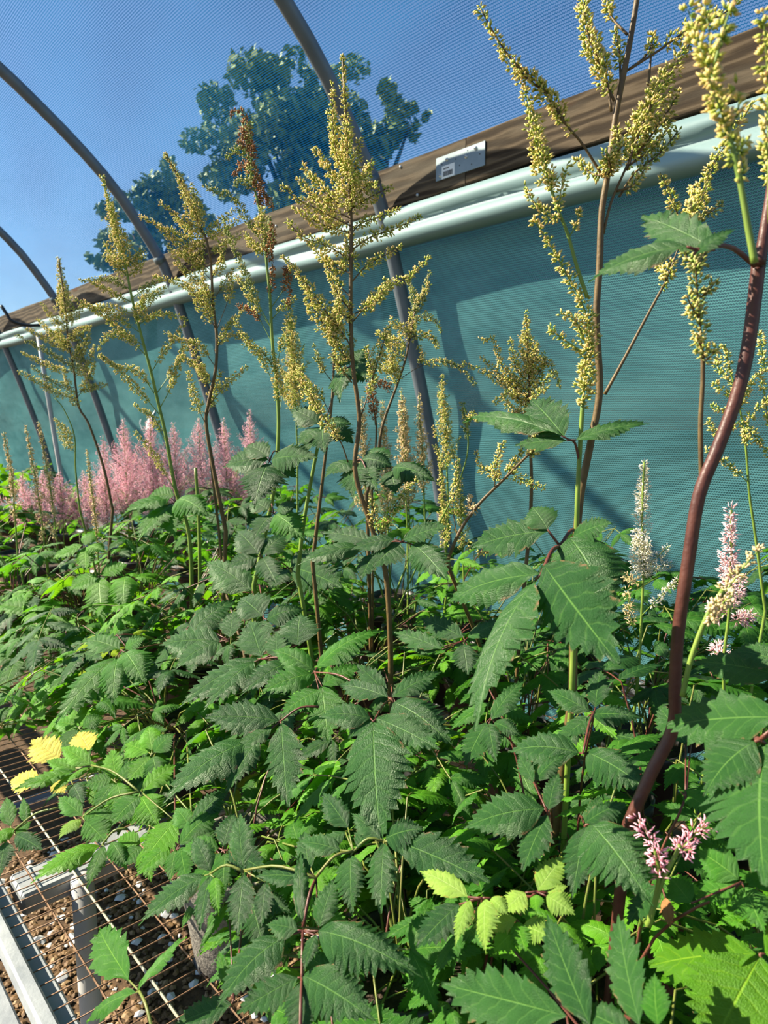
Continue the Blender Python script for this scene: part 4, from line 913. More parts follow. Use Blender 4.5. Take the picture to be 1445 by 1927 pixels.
hero_leaf(Fp, (497, 1164), [(494, 1160, 452, 1126, 66), (502, 1166, 574, 1148, 54), (474, 1112, 386, 1056, 64), (496, 1168, 480, 1210, 44)], off=-.04, attach=(488, 1100, DF))
hero_leaf(Fp, (610, 800), [(604, 795, 560, 780, 44), (612, 805, 608, 850, 50), (620, 800, 664, 835, 40), (606, 806, 575, 850, 44)], D=1.2, attach=(640, 720, 1.25))
E_ = plant('E', 175, 1.80, 'astilbe with a pale yellow cone-shaped plume near the left edge')
DE = 1.78
stem(E_, [(212, 960), (195, 880), (168, 800), (150, 770), (144, 740), (138, 690), (128, 640), (124, 590), (118, 540), (110, 485)], DE, .0042, .0016, 'stem_brown',
     [([(122, 580), (118, 540), (109, 484)], 11, 0), ([(124, 600), (120, 560), (115, 530)], 18, 0), ([(126, 620), (100, 600), (80, 572)], 9, 0), ([(130, 650), (95, 625), (70, 600)], 9, .05), ([(132, 660), (90, 640), (48, 618)], 8, .1), ([(136, 690), (85, 660), (30, 630)], 7, .1, 'pod_green'), ([(138, 700), (95, 690), (42, 664)], 8, .1), ([(140, 730), (100, 720), (60, 690)], 8, .15, 'pod_green'),
      ([(142, 750), (105, 740), (75, 720), (32, 698)], 8, .15), ([(126, 610), (145, 590), (160, 570)], 9, 0), ([(130, 640), (155, 620), (172, 615)], 9, 0), ([(136, 680), (160, 650), (168, 620)], 10, .1), ([(140, 710), (165, 690), (178, 650)], 10, .1), ([(144, 740), (170, 730), (204, 722)], 8, .2), ([(145, 750), (168, 710), (180, 680)], 9, .2), ([(138, 700), (150, 660), (155, 630)], 14, 0, 'pod_green'), ([(130, 660), (115, 640), (108, 620)], 13, 0), ([(150, 770), (135, 745), (120, 700)], 10, .1)], seed=15)
stem(E_, [(150, 960), (142, 880), (140, 820), (120, 770), (102, 748)], DE - .03, .0030, .0012, 'stem_green', [([(140, 850), (125, 830), (105, 790)], 9, .1), ([(138, 830), (118, 800), (102, 790)], 6, .1)], seed=16)
H = plant('H', 690, 1.38, 'astilbe with arching yellow branchlets right of the middle plume')
DH = 1.36
stem(H, [(690, 930), (710, 860), (720, 800), (745, 730), (762, 680), (772, 630), (780, 590), (790, 560)], DH, .0040, .0014, 'stem_brown',
     [([(772, 640), (778, 600), (772, 585)], 12, 0), ([(776, 610), (800, 595), (820, 605), (832, 628)], 8, .1), ([(772, 635), (800, 630), (818, 640), (822, 655)], 10, .1), ([(750, 715), (790, 690), (830, 680), (870, 695), (892, 722)], 8, .35), ([(785, 690), (795, 670), (786, 650)], 9, .2),
      ([(780, 590), (795, 560), (810, 510)], 9, 0, 'pod_green'), ([(782, 580), (775, 545), (765, 520)], 9, 0, 'pod_green'), ([(785, 570), (800, 550), (808, 535)], 9, 0), ([(770, 630), (745, 610), (735, 600)], 14, 0), ([(765, 650), (735, 640), (710, 625)], 14, .1), ([(760, 680), (735, 650), (728, 640)], 16, .1), ([(755, 690), (730, 690), (712, 700)], 13, .2), ([(750, 710), (735, 680), (725, 665)], 14, .2), ([(740, 740), (720, 720), (700, 730)], 10, .2, 'pod_brown'), ([(745, 720), (740, 690), (738, 670)], 13, 0)], seed=17)
stem(H, [(700, 900), (706, 850), (708, 800), (702, 760), (698, 720)], DH - .05, .0024, .0012, 'stem_brown', [([(706, 800), (702, 760), (692, 710)], 13, .2, 'pod_brown')], seed=18)
stem(H, [(860, 920), (880, 850), (878, 790), (872, 760)], DH - .1, .0018, .0010, 'stem_green', [([(880, 830), (876, 790), (868, 755)], 9, .1, 'pod_green'), ([(876, 790), (890, 780), (900, 795)], 6, .2)], seed=19)
I = plant('I', 1000, 1.12, 'astilbe with a dense cone-shaped yellow plume standing before the plain teal net')
DI = 1.14
stem(I, [(998, 980), (1000, 900), (996, 800), (996, 720), (994, 660), (990, 592)], DI, .0036, .0014, 'stem_brown',
     [([(994, 680), (992, 640), (990, 590)], 13, 0), ([(995, 700), (990, 660), (985, 625)], 22, 0), ([(994, 700), (1008, 670), (1010, 640)], 13, 0), ([(996, 720), (970, 690), (960, 640)], 10, .1), ([(996, 740), (945, 690), (930, 640), (908, 640)], 10, .1), ([(995, 750), (935, 700), (905, 672)], 9, .1), ([(994, 770), (930, 710), (870, 682)], 9, .1),
      ([(996, 740), (1020, 720), (1046, 700)], 9, .05), ([(996, 730), (1020, 690), (1022, 660)], 13, .0), ([(998, 770), (960, 740), (930, 760)], 12, .1), ([(996, 750), (970, 720), (950, 715)], 15, 0), ([(996, 720), (1000, 690), (1018, 670)], 15, 0), ([(996, 770), (1010, 740), (1030, 730)], 12, 0), ([(996, 790), (980, 770), (960, 790)], 12, .1), ([(998, 800), (1000, 770), (990, 740)], 15, 0), ([(1010, 720), (1030, 680), (1055, 730)], 6, .2), ([(997, 800), (975, 785), (945, 745)], 13, .1)], seed=20)
stem(I, [(840, 1060), (865, 1000), (900, 950), (950, 900), (1000, 850), (1035, 820)], .93, .0030, .0016, 'stem_brown',
     [([(860, 1010), (852, 950), (858, 900), (853, 852)], 10, .3), ([(945, 905), (925, 890), (905, 880), (895, 850)], 10, .1), ([(930, 920), (935, 870), (948, 828)], 12, .15), ([(950, 900), (975, 860), (990, 830)], 11, .1), ([(960, 890), (990, 905), (1020, 918)], 11, .1), ([(990, 860), (1020, 835), (1048, 825)], 12, .1), ([(1000, 855), (1010, 830), (1005, 810)], 11, 0), ([(895, 955), (888, 960), (884, 935)], 13, 0, 'pod_pale'), ([(860, 1010), (880, 1025), (880, 1035)], 6, .4), ([(930, 1040), (905, 1040), (895, 1045)], 6, 0)], root=True, seed=21)
J = plant('J', 1415, .82, 'thin pale-stemmed astilbe with curling branchlets behind the maroon stem')
DJ = .84
stem(J, [(1440, 1150), (1420, 1000), (1410, 930), (1404, 850), (1396, 790), (1380, 720), (1362, 650)], DJ, .0022, .0010, 'stem_green',
     [([(1372, 700), (1368, 670), (1360, 648)], 7, 0), ([(1382, 730), (1350, 690), (1352, 672)], 7, 0), ([(1384, 745), (1350, 730), (1346, 718)], 5, .2), ([(1388, 770), (1355, 770), (1336, 765)], 5, .2), ([(1396, 790), (1350, 815), (1330, 790)], 5, .2), ([(1410, 910), (1365, 870), (1330, 848)], 5, .25), ([(1390, 760), (1410, 730), (1418, 715)], 7, .1), ([(1398, 800), (1425, 770), (1450, 750)], 7, .1), ([(1398, 790), (1420, 820), (1450, 860)], 8, .1), ([(1392, 770), (1402, 740), (1395, 700)], 6, .1), ([(1440, 700), (1434, 660), (1430, 620)], 8, 0), ([(1446, 800), (1438, 740), (1428, 700)], 7, 0), ([(1396, 800), (1408, 830), (1398, 810)], 9, 0)], seed=22)

R_ = plant('R', 600, 1.16, 'astilbe with dark leaves and a maroon-jointed stem just behind the middle plume')
DR = 1.18
stem(R_, [(588, 1060), (600, 960), (612, 860), (624, 760), (628, 690), (630, 620), (632, 560)], DR, .0040, .0014, 'stem_brown',
     [([(629, 660), (620, 620), (618, 580)], 10, .1), ([(629, 640), (640, 600), (650, 570)], 9, .2), ([(626, 720), (605, 690), (590, 650)], 9, .3, 'pod_green'), ([(630, 620), (633, 590), (632, 550)], 11, 0), ([(622, 780), (600, 740), (580, 720)], 9, .4), ([(627, 700), (650, 670), (668, 640)], 9, .3, 'pod_green')], seed=61)
stem(R_, [(560, 1080), (572, 980), (590, 880), (606, 800)], DR - .03, .0042, .0026, 'stem_green', seed=62)
hero_leaf(R_, (606, 800), [(602, 798, 545, 772, 46), (608, 803, 612, 856, 52), (612, 797, 664, 800, 46), (603, 804, 560, 840, 48)], D=1.16, attach=(600, 830, DR - .03))
hero_leaf(R_, (660, 690), [(656, 694, 640, 760, 44), (664, 690, 715, 720, 44), (658, 686, 620, 670, 34), (666, 686, 690, 655, 34)], D=1.2, attach=(627, 720, DR))
hero_leaf(R_, (672, 866), [(668, 868, 610, 900, 52), (674, 872, 664, 940, 60), (678, 866, 740, 880, 56), (684, 872, 712, 930, 50)], D=1.05, attach=(690, 885, 1.02))
hero_leaf(R_, (735, 880), [(728, 876, 690, 850, 44), (740, 880, 822, 908, 48), (736, 886, 745, 930, 44)], D=1.08, attach=(700, 900, 1.05))
stem(Dp, [(376, 1180), (376, 1080), (374, 980), (368, 880)], DD + .04, .0048, .0034, 'stem_green', seed=63)
stem(Fp, [(420, 1100), (412, 1000), (400, 900), (392, 820)], DG + .05, .0034, .0022, 'stem_brown', seed=64)
# white and pink flowering ones at the right
Wp = plant('W', 1190, .92, 'slender astilbe with a white flower spike right of the big drooping leaf')
DW = .90
stem(Wp, [(1182, 1430), (1200, 1280), (1206, 1180), (1210, 1080), (1208, 980), (1212, 870)], DW, .0026, .0014, 'stem_green',
     [([(1210, 1070), (1208, 980), (1211, 920), (1212, 866)], 17, 0), ([(1209, 960), (1212, 866)], 15, 0), ([(1210, 1080), (1204, 1040), (1198, 1000)], 22, 0), ([(1210, 1080), (1216, 1040), (1222, 1020)], 16, 0), ([(1211, 1078), (1235, 1050), (1260, 1026)], 10, .2), ([(1211, 1090), (1235, 1070), (1262, 1060)], 10, .2), ([(1206, 1160), (1235, 1130), (1282, 1085)], 9, .35), ([(1200, 1200), (1188, 1170), (1180, 1110)], 9, .3, 'pod_pale'), ([(1208, 1100), (1190, 1090), (1178, 1085)], 7, .3, 'pod_pale')], pod='pod_white', podlen=.0055, petal=True, seed=23, each=5)
Pp = plant('P', 1355, .78, 'slender astilbe with a blush-pink flower spike beside the maroon stem')
DP = .76
stem(Pp, [(1362, 1320), (1362, 1240), (1372, 1150), (1376, 1060), (1376, 960)], DP, .0022, .0014, 'stem_green',
     [([(1374, 1120), (1374, 1050), (1376, 955)], 19, 0), ([(1372, 1150), (1350, 1150), (1335, 1142)], 22, .3), ([(1372, 1170), (1395, 1165), (1416, 1155)], 17, .35), ([(1364, 1240), (1354, 1225), (1350, 1212)], 20, .1), ([(1374, 1140), (1390, 1110), (1396, 1090)], 13, 0)], pod='pod_blush', podlen=.0065, petal=True, seed=24, each=5)
Sp = plant('S', 1250, .64, 'low astilbe with two small bright pink flower spikes at lower right')
DS = .46
stem(Sp, [(1220, 1740), (1245, 1660), (1268, 1615), (1280, 1590)], DS, .0024, .0016, 'stem_green', [([(1272, 1608), (1300, 1580), (1335, 1545)], 19, .1), ([(1280, 1600), (1290, 1600), (1302, 1598)], 9, .2)], pod='pod_rose', podlen=.0060, petal=True, seed=25, each=5)
stem(Sp, [(1225, 1720), (1235, 1680), (1240, 1640), (1232, 1600)], DS, .0018, .0012, 'stem_green', [([(1240, 1625), (1225, 1580), (1202, 1545)], 15, 0), ([(1238, 1650), (1243, 1620), (1238, 1600)], 8, 0)], pod='pod_rose', podlen=.0060, petal=True, seed=26, each=5)
hero_leaf(Sp, (1245, 1668), [(1250, 1660, 1320, 1680, 44, 'leaf_bright'), (1240, 1665, 1180, 1740, 50, 'leaf_dark'), (1252, 1690, 1262, 1745, 26, 'leaf_dry'), (1240, 1650, 1190, 1625, 40, 'leaf_mid')], off=.02)

# left: yellow leaves and bright leaves at the bench edge
Y = plant('Y', 300, 1.15, 'astilbe at bench edge with bright leaves and curled yellow leaves at left')
hero_leaf(Y, (172, 1440), [(142, 1451, 28, 1487, 32, 'leaf_bright', 4), (143, 1449, 86, 1432, 30, 'leaf_bright'), (172, 1440, 114, 1406, 36, 'leaf_bright', 0), (140, 1455, 96, 1494, 16, 'leaf_bright'), (168, 1444, 122, 1478, 16, 'leaf_bright')], off=-.04, attach=(262, 1490), pet='petiole_green')
hero_leaf(Y, (108, 1432), [(112, 1428, 60, 1392, 58, 'leaf_yellow', 2), (168, 1412, 148, 1378, 46, 'leaf_yellow', 2)], off=-.02, attach=(168, 1444), pet='petiole_green')
hero_leaf(Y, (70, 1470), [(74, 1472, 20, 1470, 46, 'leaf_yellow', 4), (100, 1470, 122, 1492, 30, 'leaf_yellow', 2)], off=.0, attach=(168, 1446), pet='petiole_green')
hero_leaf(Y, (192, 1590), [(188, 1592, 58, 1664, 50, 'leaf_bright', 3), (196, 1592, 164, 1672, 32, 'leaf_mid'), (210, 1585, 240, 1640, 36, 'leaf_mid')], off=-.04, attach=(240, 1560), pet='petiole_green')
hero_leaf(Y, (155, 1538), [(155, 1536, 110, 1500, 34, 'leaf_mid'), (160, 1530, 214, 1545, 46, 'leaf_mid'), (152, 1542, 110, 1580, 30, 'leaf_lime'), (160, 1545, 200, 1585, 50, 'leaf_mid')], off=-.03, attach=(262, 1490), pet='petiole_green')
hero_leaf(Y, (265, 1490), [(268, 1488, 330, 1440, 44, 'leaf_bright'), (266, 1500, 300, 1560, 70, 'leaf_bright'), (262, 1500, 210, 1555, 60, 'leaf_mid'), (330, 1545, 270, 1620, 66, 'leaf_bright', 2)], off=-.035, pet='petiole_green')
hero_leaf(Y, (24, 1565), [(28, 1560, -30, 1600, 30, 'leaf_bright'), (20, 1555, 12, 1500, 30, 'leaf_mid'), (30, 1570, 60, 1545, 26, 'leaf_mid'), (30, 1572, 80, 1600, 34, 'leaf_dark'), (10, 1585, 0, 1650, 40, 'leaf_dark'), (50, 1548, 44, 1500, 20, 'leaf_mid')], off=-.03, attach=(110, 1520), pet='petiole_green')
hero_leaf(Y, (330, 1600), [(330, 1600, 320, 1660, 34, 'leaf_mid'), (322, 1590, 255, 1650, 44, 'leaf_bright'), (340, 1595, 352, 1660, 40, 'leaf_mid'), (338, 1590, 420, 1520, 56, 'leaf_mid')], off=-.03)
hero_leaf(Y, (215, 1470), [(212, 1474, 178, 1530, 42, 'leaf_mid'), (220, 1474, 236, 1540, 46, 'leaf_bright'), (210, 1466, 160, 1478, 40, 'leaf_mid'), (218, 1462, 210, 1410, 40, 'leaf_bright'), (224, 1466, 270, 1430, 40, 'leaf_mid')], off=-.02, pet='petiole_green')
hero_leaf(Y, (285, 1420), [(282, 1424, 240, 1470, 40, 'leaf_bright'), (288, 1424, 300, 1480, 44, 'leaf_mid'), (280, 1416, 236, 1400, 40, 'leaf_bright'), (290, 1416, 330, 1380, 44, 'leaf_mid'), (286, 1412, 280, 1368, 38, 'leaf_bright')], off=-.02, pet='petiole_green')
hero_leaf(Y, (270, 1590), [(266, 1594, 222, 1630, 42, 'leaf_mid'), (272, 1596, 284, 1660, 42, 'leaf_bright'), (264, 1586, 220, 1580, 40, 'leaf_bright'), (276, 1590, 320, 1625, 44, 'leaf_mid')], off=-.01, pet='petiole_green')
hero_leaf(Y, (150, 1370), [(146, 1374, 110, 1410, 36, 'leaf_mid'), (152, 1376, 170, 1420, 36, 'leaf_mid'), (144, 1366, 100, 1360, 34, 'leaf_bright'), (156, 1366, 196, 1350, 36, 'leaf_mid'), (150, 1362, 140, 1320, 34, 'leaf_bright')], off=.0, pet='petiole_green')
hero_leaf(Y, (362, 1555), [(364, 1552, 432, 1482, 54, 'leaf_dark'), (358, 1556, 330, 1520, 40, 'leaf_mid'), (364, 1560, 400, 1600, 44, 'leaf_mid')], off=-.03, pet='petiole_green')
Z = plant('Z', 150, 1.55, 'astilbe with fresh green leaves spilling over the bench edge at left')
hero_leaf(Z, (160, 1028), [(160, 1026, 176, 1000, 26), (160, 1030, 162, 1074, 32), (156, 1026, 100, 1052, 30), (166, 1028, 200, 1040, 34)], 'leaf_bright', D=1.5)
hero_leaf(Z, (188, 1085), [(186, 1088, 192, 1180, 50), (236, 1085, 232, 1155, 46), (190, 1082, 240, 1062, 36), (182, 1084, 130, 1110, 40)], 'leaf_bright', D=1.45)
hero_leaf(Z, (70, 1150), [(68, 1150, 72, 1215, 44), (66, 1148, 0, 1140, 40), (72, 1146, 126, 1136, 34), (76, 1150, 120, 1180, 34)], 'leaf_bright', D=1.55)
hero_leaf(Z, (30, 1240), [(34, 1236, 6, 1310, 46), (36, 1234, 80, 1200, 36), (28, 1240, -20, 1230, 40)], 'leaf_mid', D=1.4)
hero_leaf(Z, (20, 1330), [(20, 1330, 18, 1395, 30), (16, 1330, -10, 1370, 30), (24, 1326, 60, 1310, 30)], 'leaf_mid', D=1.3)

# background plumes
def small_plume(key, px, py_top, py_bot, D, label, pod, w_px, n=1, group=None, lean=0, wide=1.3, nb=18):
    p = plant(key, px + 10, D, label, group)
    for i in range(n):
        x = px + (i - (n-1)/2) * w_px * 1.6 + RNG.uniform(-4, 4); tp = py_top + RNG.uniform(-8, 14) * (n > 1)
        pm = pod; k = py_bot - tp
        stem(p, [(x + 12 - lean*.5, py_bot + 150), (x + 6, py_bot), (x + 2 + lean*.4, tp + k*.5), (x + lean, tp)], D, .0030, .0011, 'stem_green',
             top=(.60, w_px * .45), auto=(.46, .95, nb, w_px * wide * D / F, w_px * .35 * D / F, 1.1, max(5, min(11, w_px * .36))), pod=pm, podlen=.0055, gap=.0085, seed=200 + len(PL) * 5 + i, each=3, petal=('pink' in pod))
    return p
small_plume('K1', 350, 782, 900, 2.35, 'blurred pink astilbe with many feathery plumes behind the left stems', 'pod_pink', 30, 6, wide=3.0, nb=44)
small_plume('K2', 235, 828, 900, 2.55, 'blurred pink astilbe with two pointed plumes near the white scrap', 'pod_pink', 26, 3, wide=2.6, nb=40)
small_plume('K3', 115, 880, 950, 2.3, 'blurred pink astilbe low behind the pale spikes at far left', 'pod_pink', 24, 5, wide=3.0, nb=36)
small_plume('L1', 18, 812, 900, 1.9, 'astilbe with one faded cream spike at the left edge', 'pod_pale', 14, 1, lean=-10)
small_plume('L2', 85, 800, 960, 1.9, 'astilbe with faded cream spikes leaning left before the pink plumes', 'pod_pale', 15, 2, lean=-22)
small_plume('L3', 175, 850, 980, 1.8, 'astilbe with a slim faded spike right of the cream spikes', 'pod_pale', 12, 1, lean=-10)
small_plume('O1', 775, 735, 860, 1.75, 'distant astilbe with a yellow spike left of the hoop foot', 'pod_pale', 22, 2, wide=1.5, nb=26)
small_plume('O2', 832, 705, 810, 1.72, 'distant astilbe with a yellow plume before the hoop pipe foot', 'pod', 26, 1, wide=1.5, nb=26)
small_plume('O3', 720, 745, 900, 1.8, 'distant astilbe with dense yellow spikes right of the middle brown stem', 'pod_pale', 24, 3, wide=1.5, nb=26)
small_plume('O4', 845, 860, 960, 1.6, 'distant astilbe with a short yellow spike at the foot of the hoop', 'pod', 18, 2, wide=1.5, nb=22)
small_plume('O5', 545, 590, 700, 1.85, 'distant astilbe with a blurred golden plume left of the middle plume', 'pod', 34, 1, wide=1.6, nb=34)
# ------------------------------------------------------------------ the rest of the foliage: leafy plants row by row
ROWS = ((.42, 'front'), (.74, 'second'), (1.06, 'third'), (1.40, 'back'))
fill = []
for ri, (y, rn) in enumerate(ROWS):
    x = .10; cnt = 0
    while x > -4.3:
        c = np.array([x + RNG.uniform(-.05, .05), y + RNG.uniform(-.04, .04)])
        near = min(np.linalg.norm(c - p.base[:2]) for p in PL.values())
        bare = (ri == 0 and -2.0 < x < -.62)
        if near > .19 and not bare:
            cnt += 1; fill.append((ri, rn, cnt, c))
        x -= .31
ORD = ['first', 'second', 'third', 'fourth', 'fifth', 'sixth', 'seventh', 'eighth', 'ninth', 'tenth', 'eleventh', 'twelfth', 'thirteenth', 'fourteenth', 'fifteenth']
PLACE = {'front': 'front row along the bench rail', 'second': 'second row behind the bench rail', 'third': 'third row from the bench rail', 'back': 'back row against the teal net'}
for ri, rn, cnt, c in fill:
    key = 'fill_%s_%d' % (rn, cnt)
    PL[key] = Plant(key, c, 'leafy flowerless astilbe, %s from the right in the %s' % (ORD[cnt-1], PLACE[rn]), 'leafy plants between the flowering ones')
# push pots apart so that none overlap
keys = list(PL)
for it in range(60):
    for i in range(len(keys)):
        for j in range(i):
            a, b_ = PL[keys[i]].base, PL[keys[j]].base; d = a[:2] - b_[:2]; L = np.linalg.norm(d)
            if L < .168:
                mv = d / (L + 1e-6) * (.170 - L) / 2
                a[:2] += mv; b_[:2] -= mv
    for k in keys:
        PL[k].base[1] = min(max(PL[k].base[1], .33), 1.52); PL[k].base[0] = min(PL[k].base[0], .22)

# compound leaf layouts: unit leaf points along +Y, upper side +Z
def layout(kind, seed):
    r = random.Random(seed); out = []; lines = []
    def lf(px, py, ang, ln, w=None, pz=0.0):
        a = math.radians(ang); w = w or ln * r.uniform(.34, .46); dr = -r.uniform(.10, .38)
        bp = np.array([px, py, pz]); d = np.array([math.sin(a), math.cos(a), dr]); d /= np.linalg.norm(d)
        N = np.array([-math.sin(a) * dr * .4 + r.uniform(-.25, .25), -math.cos(a) * dr * .4 + r.uniform(-.25, .25), 1.0])
        out.append((leaflet_matrix(bp, bp + d * ln, N, w), r.randrange(len(LEAF_SPEC))))
    def sub(px, py, ang, rl, L):
        a = math.radians(ang); ex, ey = px + math.sin(a) * rl, py + math.cos(a) * rl
        lines.append(np.array([(px, py, 0), ((px+ex)/2, (py+ey)/2, .01), (ex, ey, 0)]))
        lf(ex, ey, ang + r.uniform(-8, 8), L); lf(ex, ey, ang - r.uniform(50, 75), L * .8); lf(ex, ey, ang + r.uniform(50, 75), L * .8)
        return ex, ey
    if kind == 0:      # three branches of three
        lines.append(np.array([(0, 0, 0), (0, .12, .005)]))
        sub(0, .05, 0, .32, .42); sub(0, .05, -68 + r.uniform(-8, 8), .20, .36); sub(0, .05, 68 + r.uniform(-8, 8), .20, .36)
    elif kind == 1:    # feather of seven
        lines.append(np.array([(0, 0, 0), (0, .28, .012), (0, .55, 0)]))
        lf(0, .55, r.uniform(-8, 8), .48); lf(0, .52, -58, .40); lf(0, .52, 58, .40); lf(0, .25, -66, .40); lf(0, .25, 66, .40); lf(0, .02, -78, .34); lf(0, .02, 78, .34)
    else:              # five big leaflets
        lines.append(np.array([(0, 0, 0), (0, .2, .01), (0, .35, 0)]))
        lf(0, .35, r.uniform(-6, 6), .58); lf(0, .33, -55, .48); lf(0, .33, 55, .48); lf(0, .06, -72, .42); lf(0, .06, 72, .42)
    return out, lines
LAY = [layout(k % 3, 50 + k) for k in range(9)]
def in_poly(x, y, poly):
    c = False; j = len(poly) - 1
    for i in range(len(poly)):
        xi, yi = poly[i]; xj, yj = poly[j]
        if (yi > y) != (yj > y) and x < (xj - xi) * (y - yi) / (yj - yi) + xi: c = not c
        j = i
    return c
BARE = [(-60, 1400), (40, 1395), (80, 1480), (112, 1560), (250, 1650), (330, 1690), (340, 1840), (450, 1860), (440, 1980), (-60, 1980)]
ENVX = [-200, 0, 60, 140, 200, 300, 400, 470, 540, 620, 700, 780, 860, 950, 1060, 1160, 1260, 1340, 1445, 1700]
ENVY = [800, 790, 850, 905, 920, 915, 880, 820, 765, 785, 850, 905, 925, 935, 905, 960, 1060, 1060, 1010, 1000]
def leaf_world(c, az, tilt, roll, size):
    # heading az, tipping down by tilt, rolled about its own axis
    return Matrix.Translation(Vector(c)) @ Matrix.Rotation(az, 4, 'Z') @ Matrix.Rotation(-tilt, 4, 'X') @ Matrix.Rotation(roll, 4, 'Y') @ Matrix.Scale(size, 4)
def allowed(mw):
    for q in ((0, 0, 0), (0, .95, -.15), (.45, .3, -.05), (-.45, .3, -.05), (0, .5, 0)):
        w = mw @ Vector(q); x, y, d = proj(w)
        if d < .40 or w.y > prof_y(w.z) - .06: return False
        if y < np.interp(x, ENVX, ENVY): return False
        if in_poly(x, y, BARE): return False
        if w.z < BENCH + .02: return False
    x, y, d = proj(mw @ Vector((0, .4, 0)))
    return -160 < x < 1620 and 700 < y < 2080
LEAF_OBJS = 0
CAPS = {}
def fill_leaf(c, size, mat, pet='petiole_green', az=None):
    global LEAF_OBJS
    c = np.asarray(c)
    best = min(PL.values(), key=lambda p: np.linalg.norm(p.base[:2] - c[:2]) + .004 * p.n_leaf)
    d = c[:2] - best.base[:2]
    if az is None: az = math.atan2(-d[0], d[1]) + RNG.uniform(-.9, .9)       # +Y turned to point away from the crown
    for _ in range(3):
        mw = leaf_world(c, az, RNG.uniform(.05, .55), RNG.uniform(-.35, .35), size)
        # lean the blade a little towards the light
        mw = Matrix.Translation(Vector(c)) @ Matrix.Rotation(RNG.uniform(.1, .35), 4, Vector((-SUN_DIR.y, SUN_DIR.x, 0))) @ Matrix.Translation(-Vector(c)) @ mw
        if allowed(mw): break
        az += 2.1
    else: return False
    lay, lines = LAY[RNG.randrange(len(LAY))]
    b = MB()
    for ln in lines: b.tube([np.array(mw @ Vector(q)) for q in ln], .0011, 4, 0, False)
    cr_ = best.crown(); up = np.array(c) - cr_
    b.tube(smooth_line([cr_, cr_ + up * np.array([.3, .3, .6]), np.array(c)], 6), np.linspace(.0018, .0012, 6), 4, 0, False)
    part = b.obj('leaf', [M[pet]], best.root)
    inv = Matrix.Translation(best.root.location).inverted()
    for lm, k in lay:
        o = bpy.data.objects.new('leaflet', leaf_mesh(mat, k)); COL.objects.link(o); o.parent = part
        o.matrix_basis = inv @ mw @ lm; LEAF_OBJS += 1
    best.n_leaf += 1
    return True
def scatter(n, y0, y1, x0, x1, dz0, dz1, size0, size1, mats, tries=4):
    done = 0
    for i in range(n * tries):
        if done >= n: break
        y = RNG.uniform(y0, y1); x = RNG.uniform(x0, x1)
        c = (x, y, canopy_h(y) - RNG.uniform(dz0, dz1))
        if c[2] < BENCH + .10: continue
        q = proj(c)
        if not (-120 < q[0] < 1560 and 760 < q[1] < 2020): continue
        m = RNG.choices([k for k, w in mats], [w for k, w in mats])[0]
        if fill_leaf(c, RNG.uniform(size0, size1), m, RNG.choice(('petiole_green', 'petiole_green', 'petiole_green', 'petiole_red'))): done += 1
    return done
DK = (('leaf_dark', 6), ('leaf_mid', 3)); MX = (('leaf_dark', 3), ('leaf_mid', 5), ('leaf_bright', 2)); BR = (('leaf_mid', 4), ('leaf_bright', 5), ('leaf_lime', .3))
cnts = []
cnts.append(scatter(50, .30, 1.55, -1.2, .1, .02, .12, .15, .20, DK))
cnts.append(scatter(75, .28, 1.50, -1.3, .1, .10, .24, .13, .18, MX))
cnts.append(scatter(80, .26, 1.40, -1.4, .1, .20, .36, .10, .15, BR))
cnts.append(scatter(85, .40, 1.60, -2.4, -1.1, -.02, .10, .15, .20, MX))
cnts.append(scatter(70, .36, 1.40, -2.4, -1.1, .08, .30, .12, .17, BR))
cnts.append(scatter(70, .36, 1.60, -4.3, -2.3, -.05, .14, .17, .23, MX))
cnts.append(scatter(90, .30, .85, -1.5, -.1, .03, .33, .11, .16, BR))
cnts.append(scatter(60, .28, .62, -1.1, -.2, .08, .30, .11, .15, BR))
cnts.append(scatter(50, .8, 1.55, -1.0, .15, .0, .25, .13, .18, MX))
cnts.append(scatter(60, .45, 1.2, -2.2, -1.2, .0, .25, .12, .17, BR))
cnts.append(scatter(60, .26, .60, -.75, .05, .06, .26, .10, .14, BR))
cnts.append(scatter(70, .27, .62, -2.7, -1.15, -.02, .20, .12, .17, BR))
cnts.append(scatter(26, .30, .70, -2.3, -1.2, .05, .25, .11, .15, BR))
print('fill leaves', cnts, 'leaflets', LEAF_OBJS)

for k in [k for k, p in PL.items() if p.n_leaf == 0 and not p.root.children]:
    bpy.data.objects.remove(PL[k].root); del PL[k]
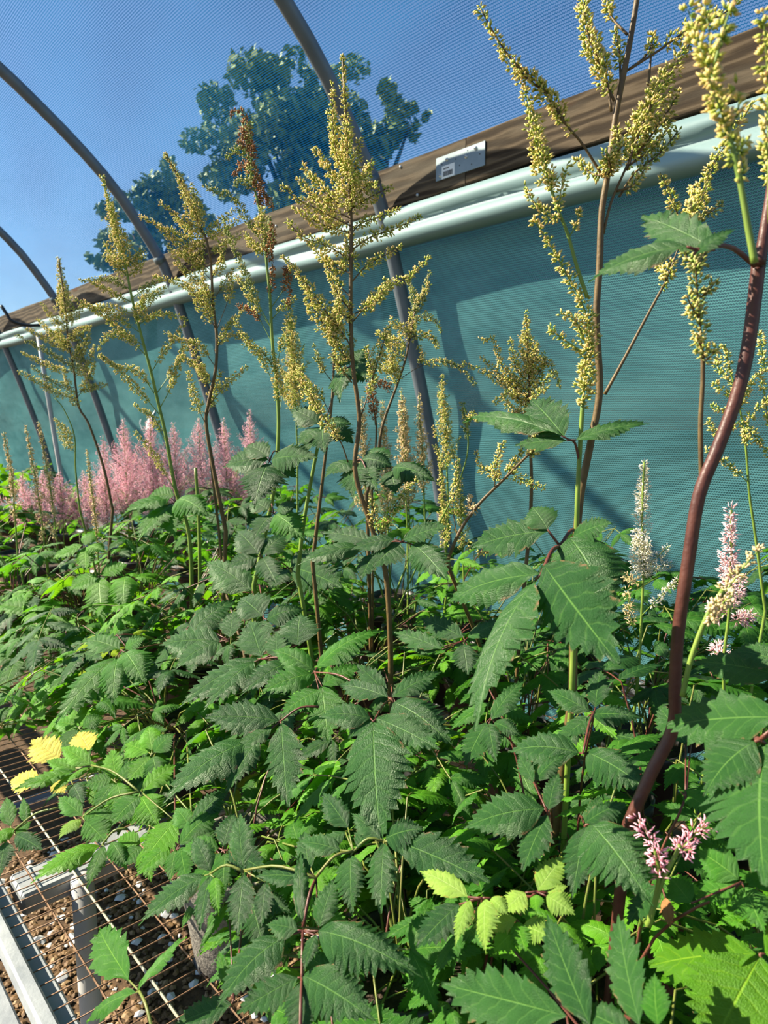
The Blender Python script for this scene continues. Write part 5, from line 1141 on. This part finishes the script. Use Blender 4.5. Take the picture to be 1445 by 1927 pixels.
# ------------------------------------------------------------------ pots, one under each plant
def pot_phrase(k, p):
    if k.startswith('fill'): return p.label.split(' behind ')[0].split(' against ')[0].split(' along ')[0].split(' from the bench')[0].replace('leafy ', '')
    w = p.label.split()[:11]
    while w[-1].strip(',') in ('a', 'an', 'the', 'of', 'with', 'and', 'in', 'at', 'by', 'before', 'behind', 'over', 'on', 'left', 'right', 'red-edged', 'low', 'thick', 'thin', 'bending', 'one', 'two', 'small', 'pale', 'wide', 'grey', 'bright', 'below'): w.pop()
    return ' '.join(w).strip(',')
def pot_parts(kind):
    b = MB()
    if kind == 'fibre':
        prof = [(.001, .004), (.050, .004), (.056, .0), (.061, .004), (.064, .03), (.069, .07), (.074, .115), (.077, .135), (.0765, .139), (.072, .139), (.070, .125), (.066, .10)]
        b.lathe(prof, (0, 0, 0), 32); return b
    prof = [(.001, .003), (.048, .003), (.052, .0), (.056, .003), (.066, .105), (.070, .106), (.0715, .128), (.070, .131), (.067, .131), (.064, .11), (.061, .09)]
    b.lathe(prof, (0, 0, 0), 26); return b
def soil_b(r):
    b = MB(); vs = [(0, 0, .004)]; n = 20
    for k in range(n): vs.append((r*math.cos(6.2832*k/n), r*math.sin(6.2832*k/n), RNG.uniform(-.003, .003)))
    b.add(vs, [(0, 1+k, 1+(k+1) % n) for k in range(n)]); return b
black = pot_parts('black').mesh('pot_wall', M['black_plastic']); fibre = pot_parts('fibre').mesh('pot_wall', M['fibre_pot'])
foot = MB().box((-.010, -.003, 0), (.010, .003, .010), bev=.001).mesh('drain_notch', M['ink'])
soilm = soil_b(.066).mesh('soil', M['soil'])
for k, p in PL.items():
    fib = (k == 'N'); lab = p.label
    if fib: t = thing('nursery_pot', 'grey speckled fibre pot standing on the wire bench at lower left', 'pot', tuple(p.base + np.array([0, 0, .0042])))
    else:
        t = thing('nursery_pot', 'black nursery pot under the ' + pot_phrase(k, p), 'pot', tuple(p.base + np.array([0, 0, .0042])), 'black nursery pots under the foliage')
    mw = Matrix.Translation(t.location)
    link('pot_wall', fibre if fib else black, t, mw)
    link('soil', soilm, t, mw @ Matrix.Translation((0, 0, .117)))
    if fib:
        for a in (-2.5, -1.7, -.9): link('drain_notch', foot, t, mw @ Matrix.Rotation(a + math.pi/2, 4, 'Z') @ Matrix.Translation((0, -.0590, -.0008)))
print('objects', len(bpy.data.objects), 'polys', sum(len(m.polygons) for m in bpy.data.meshes))
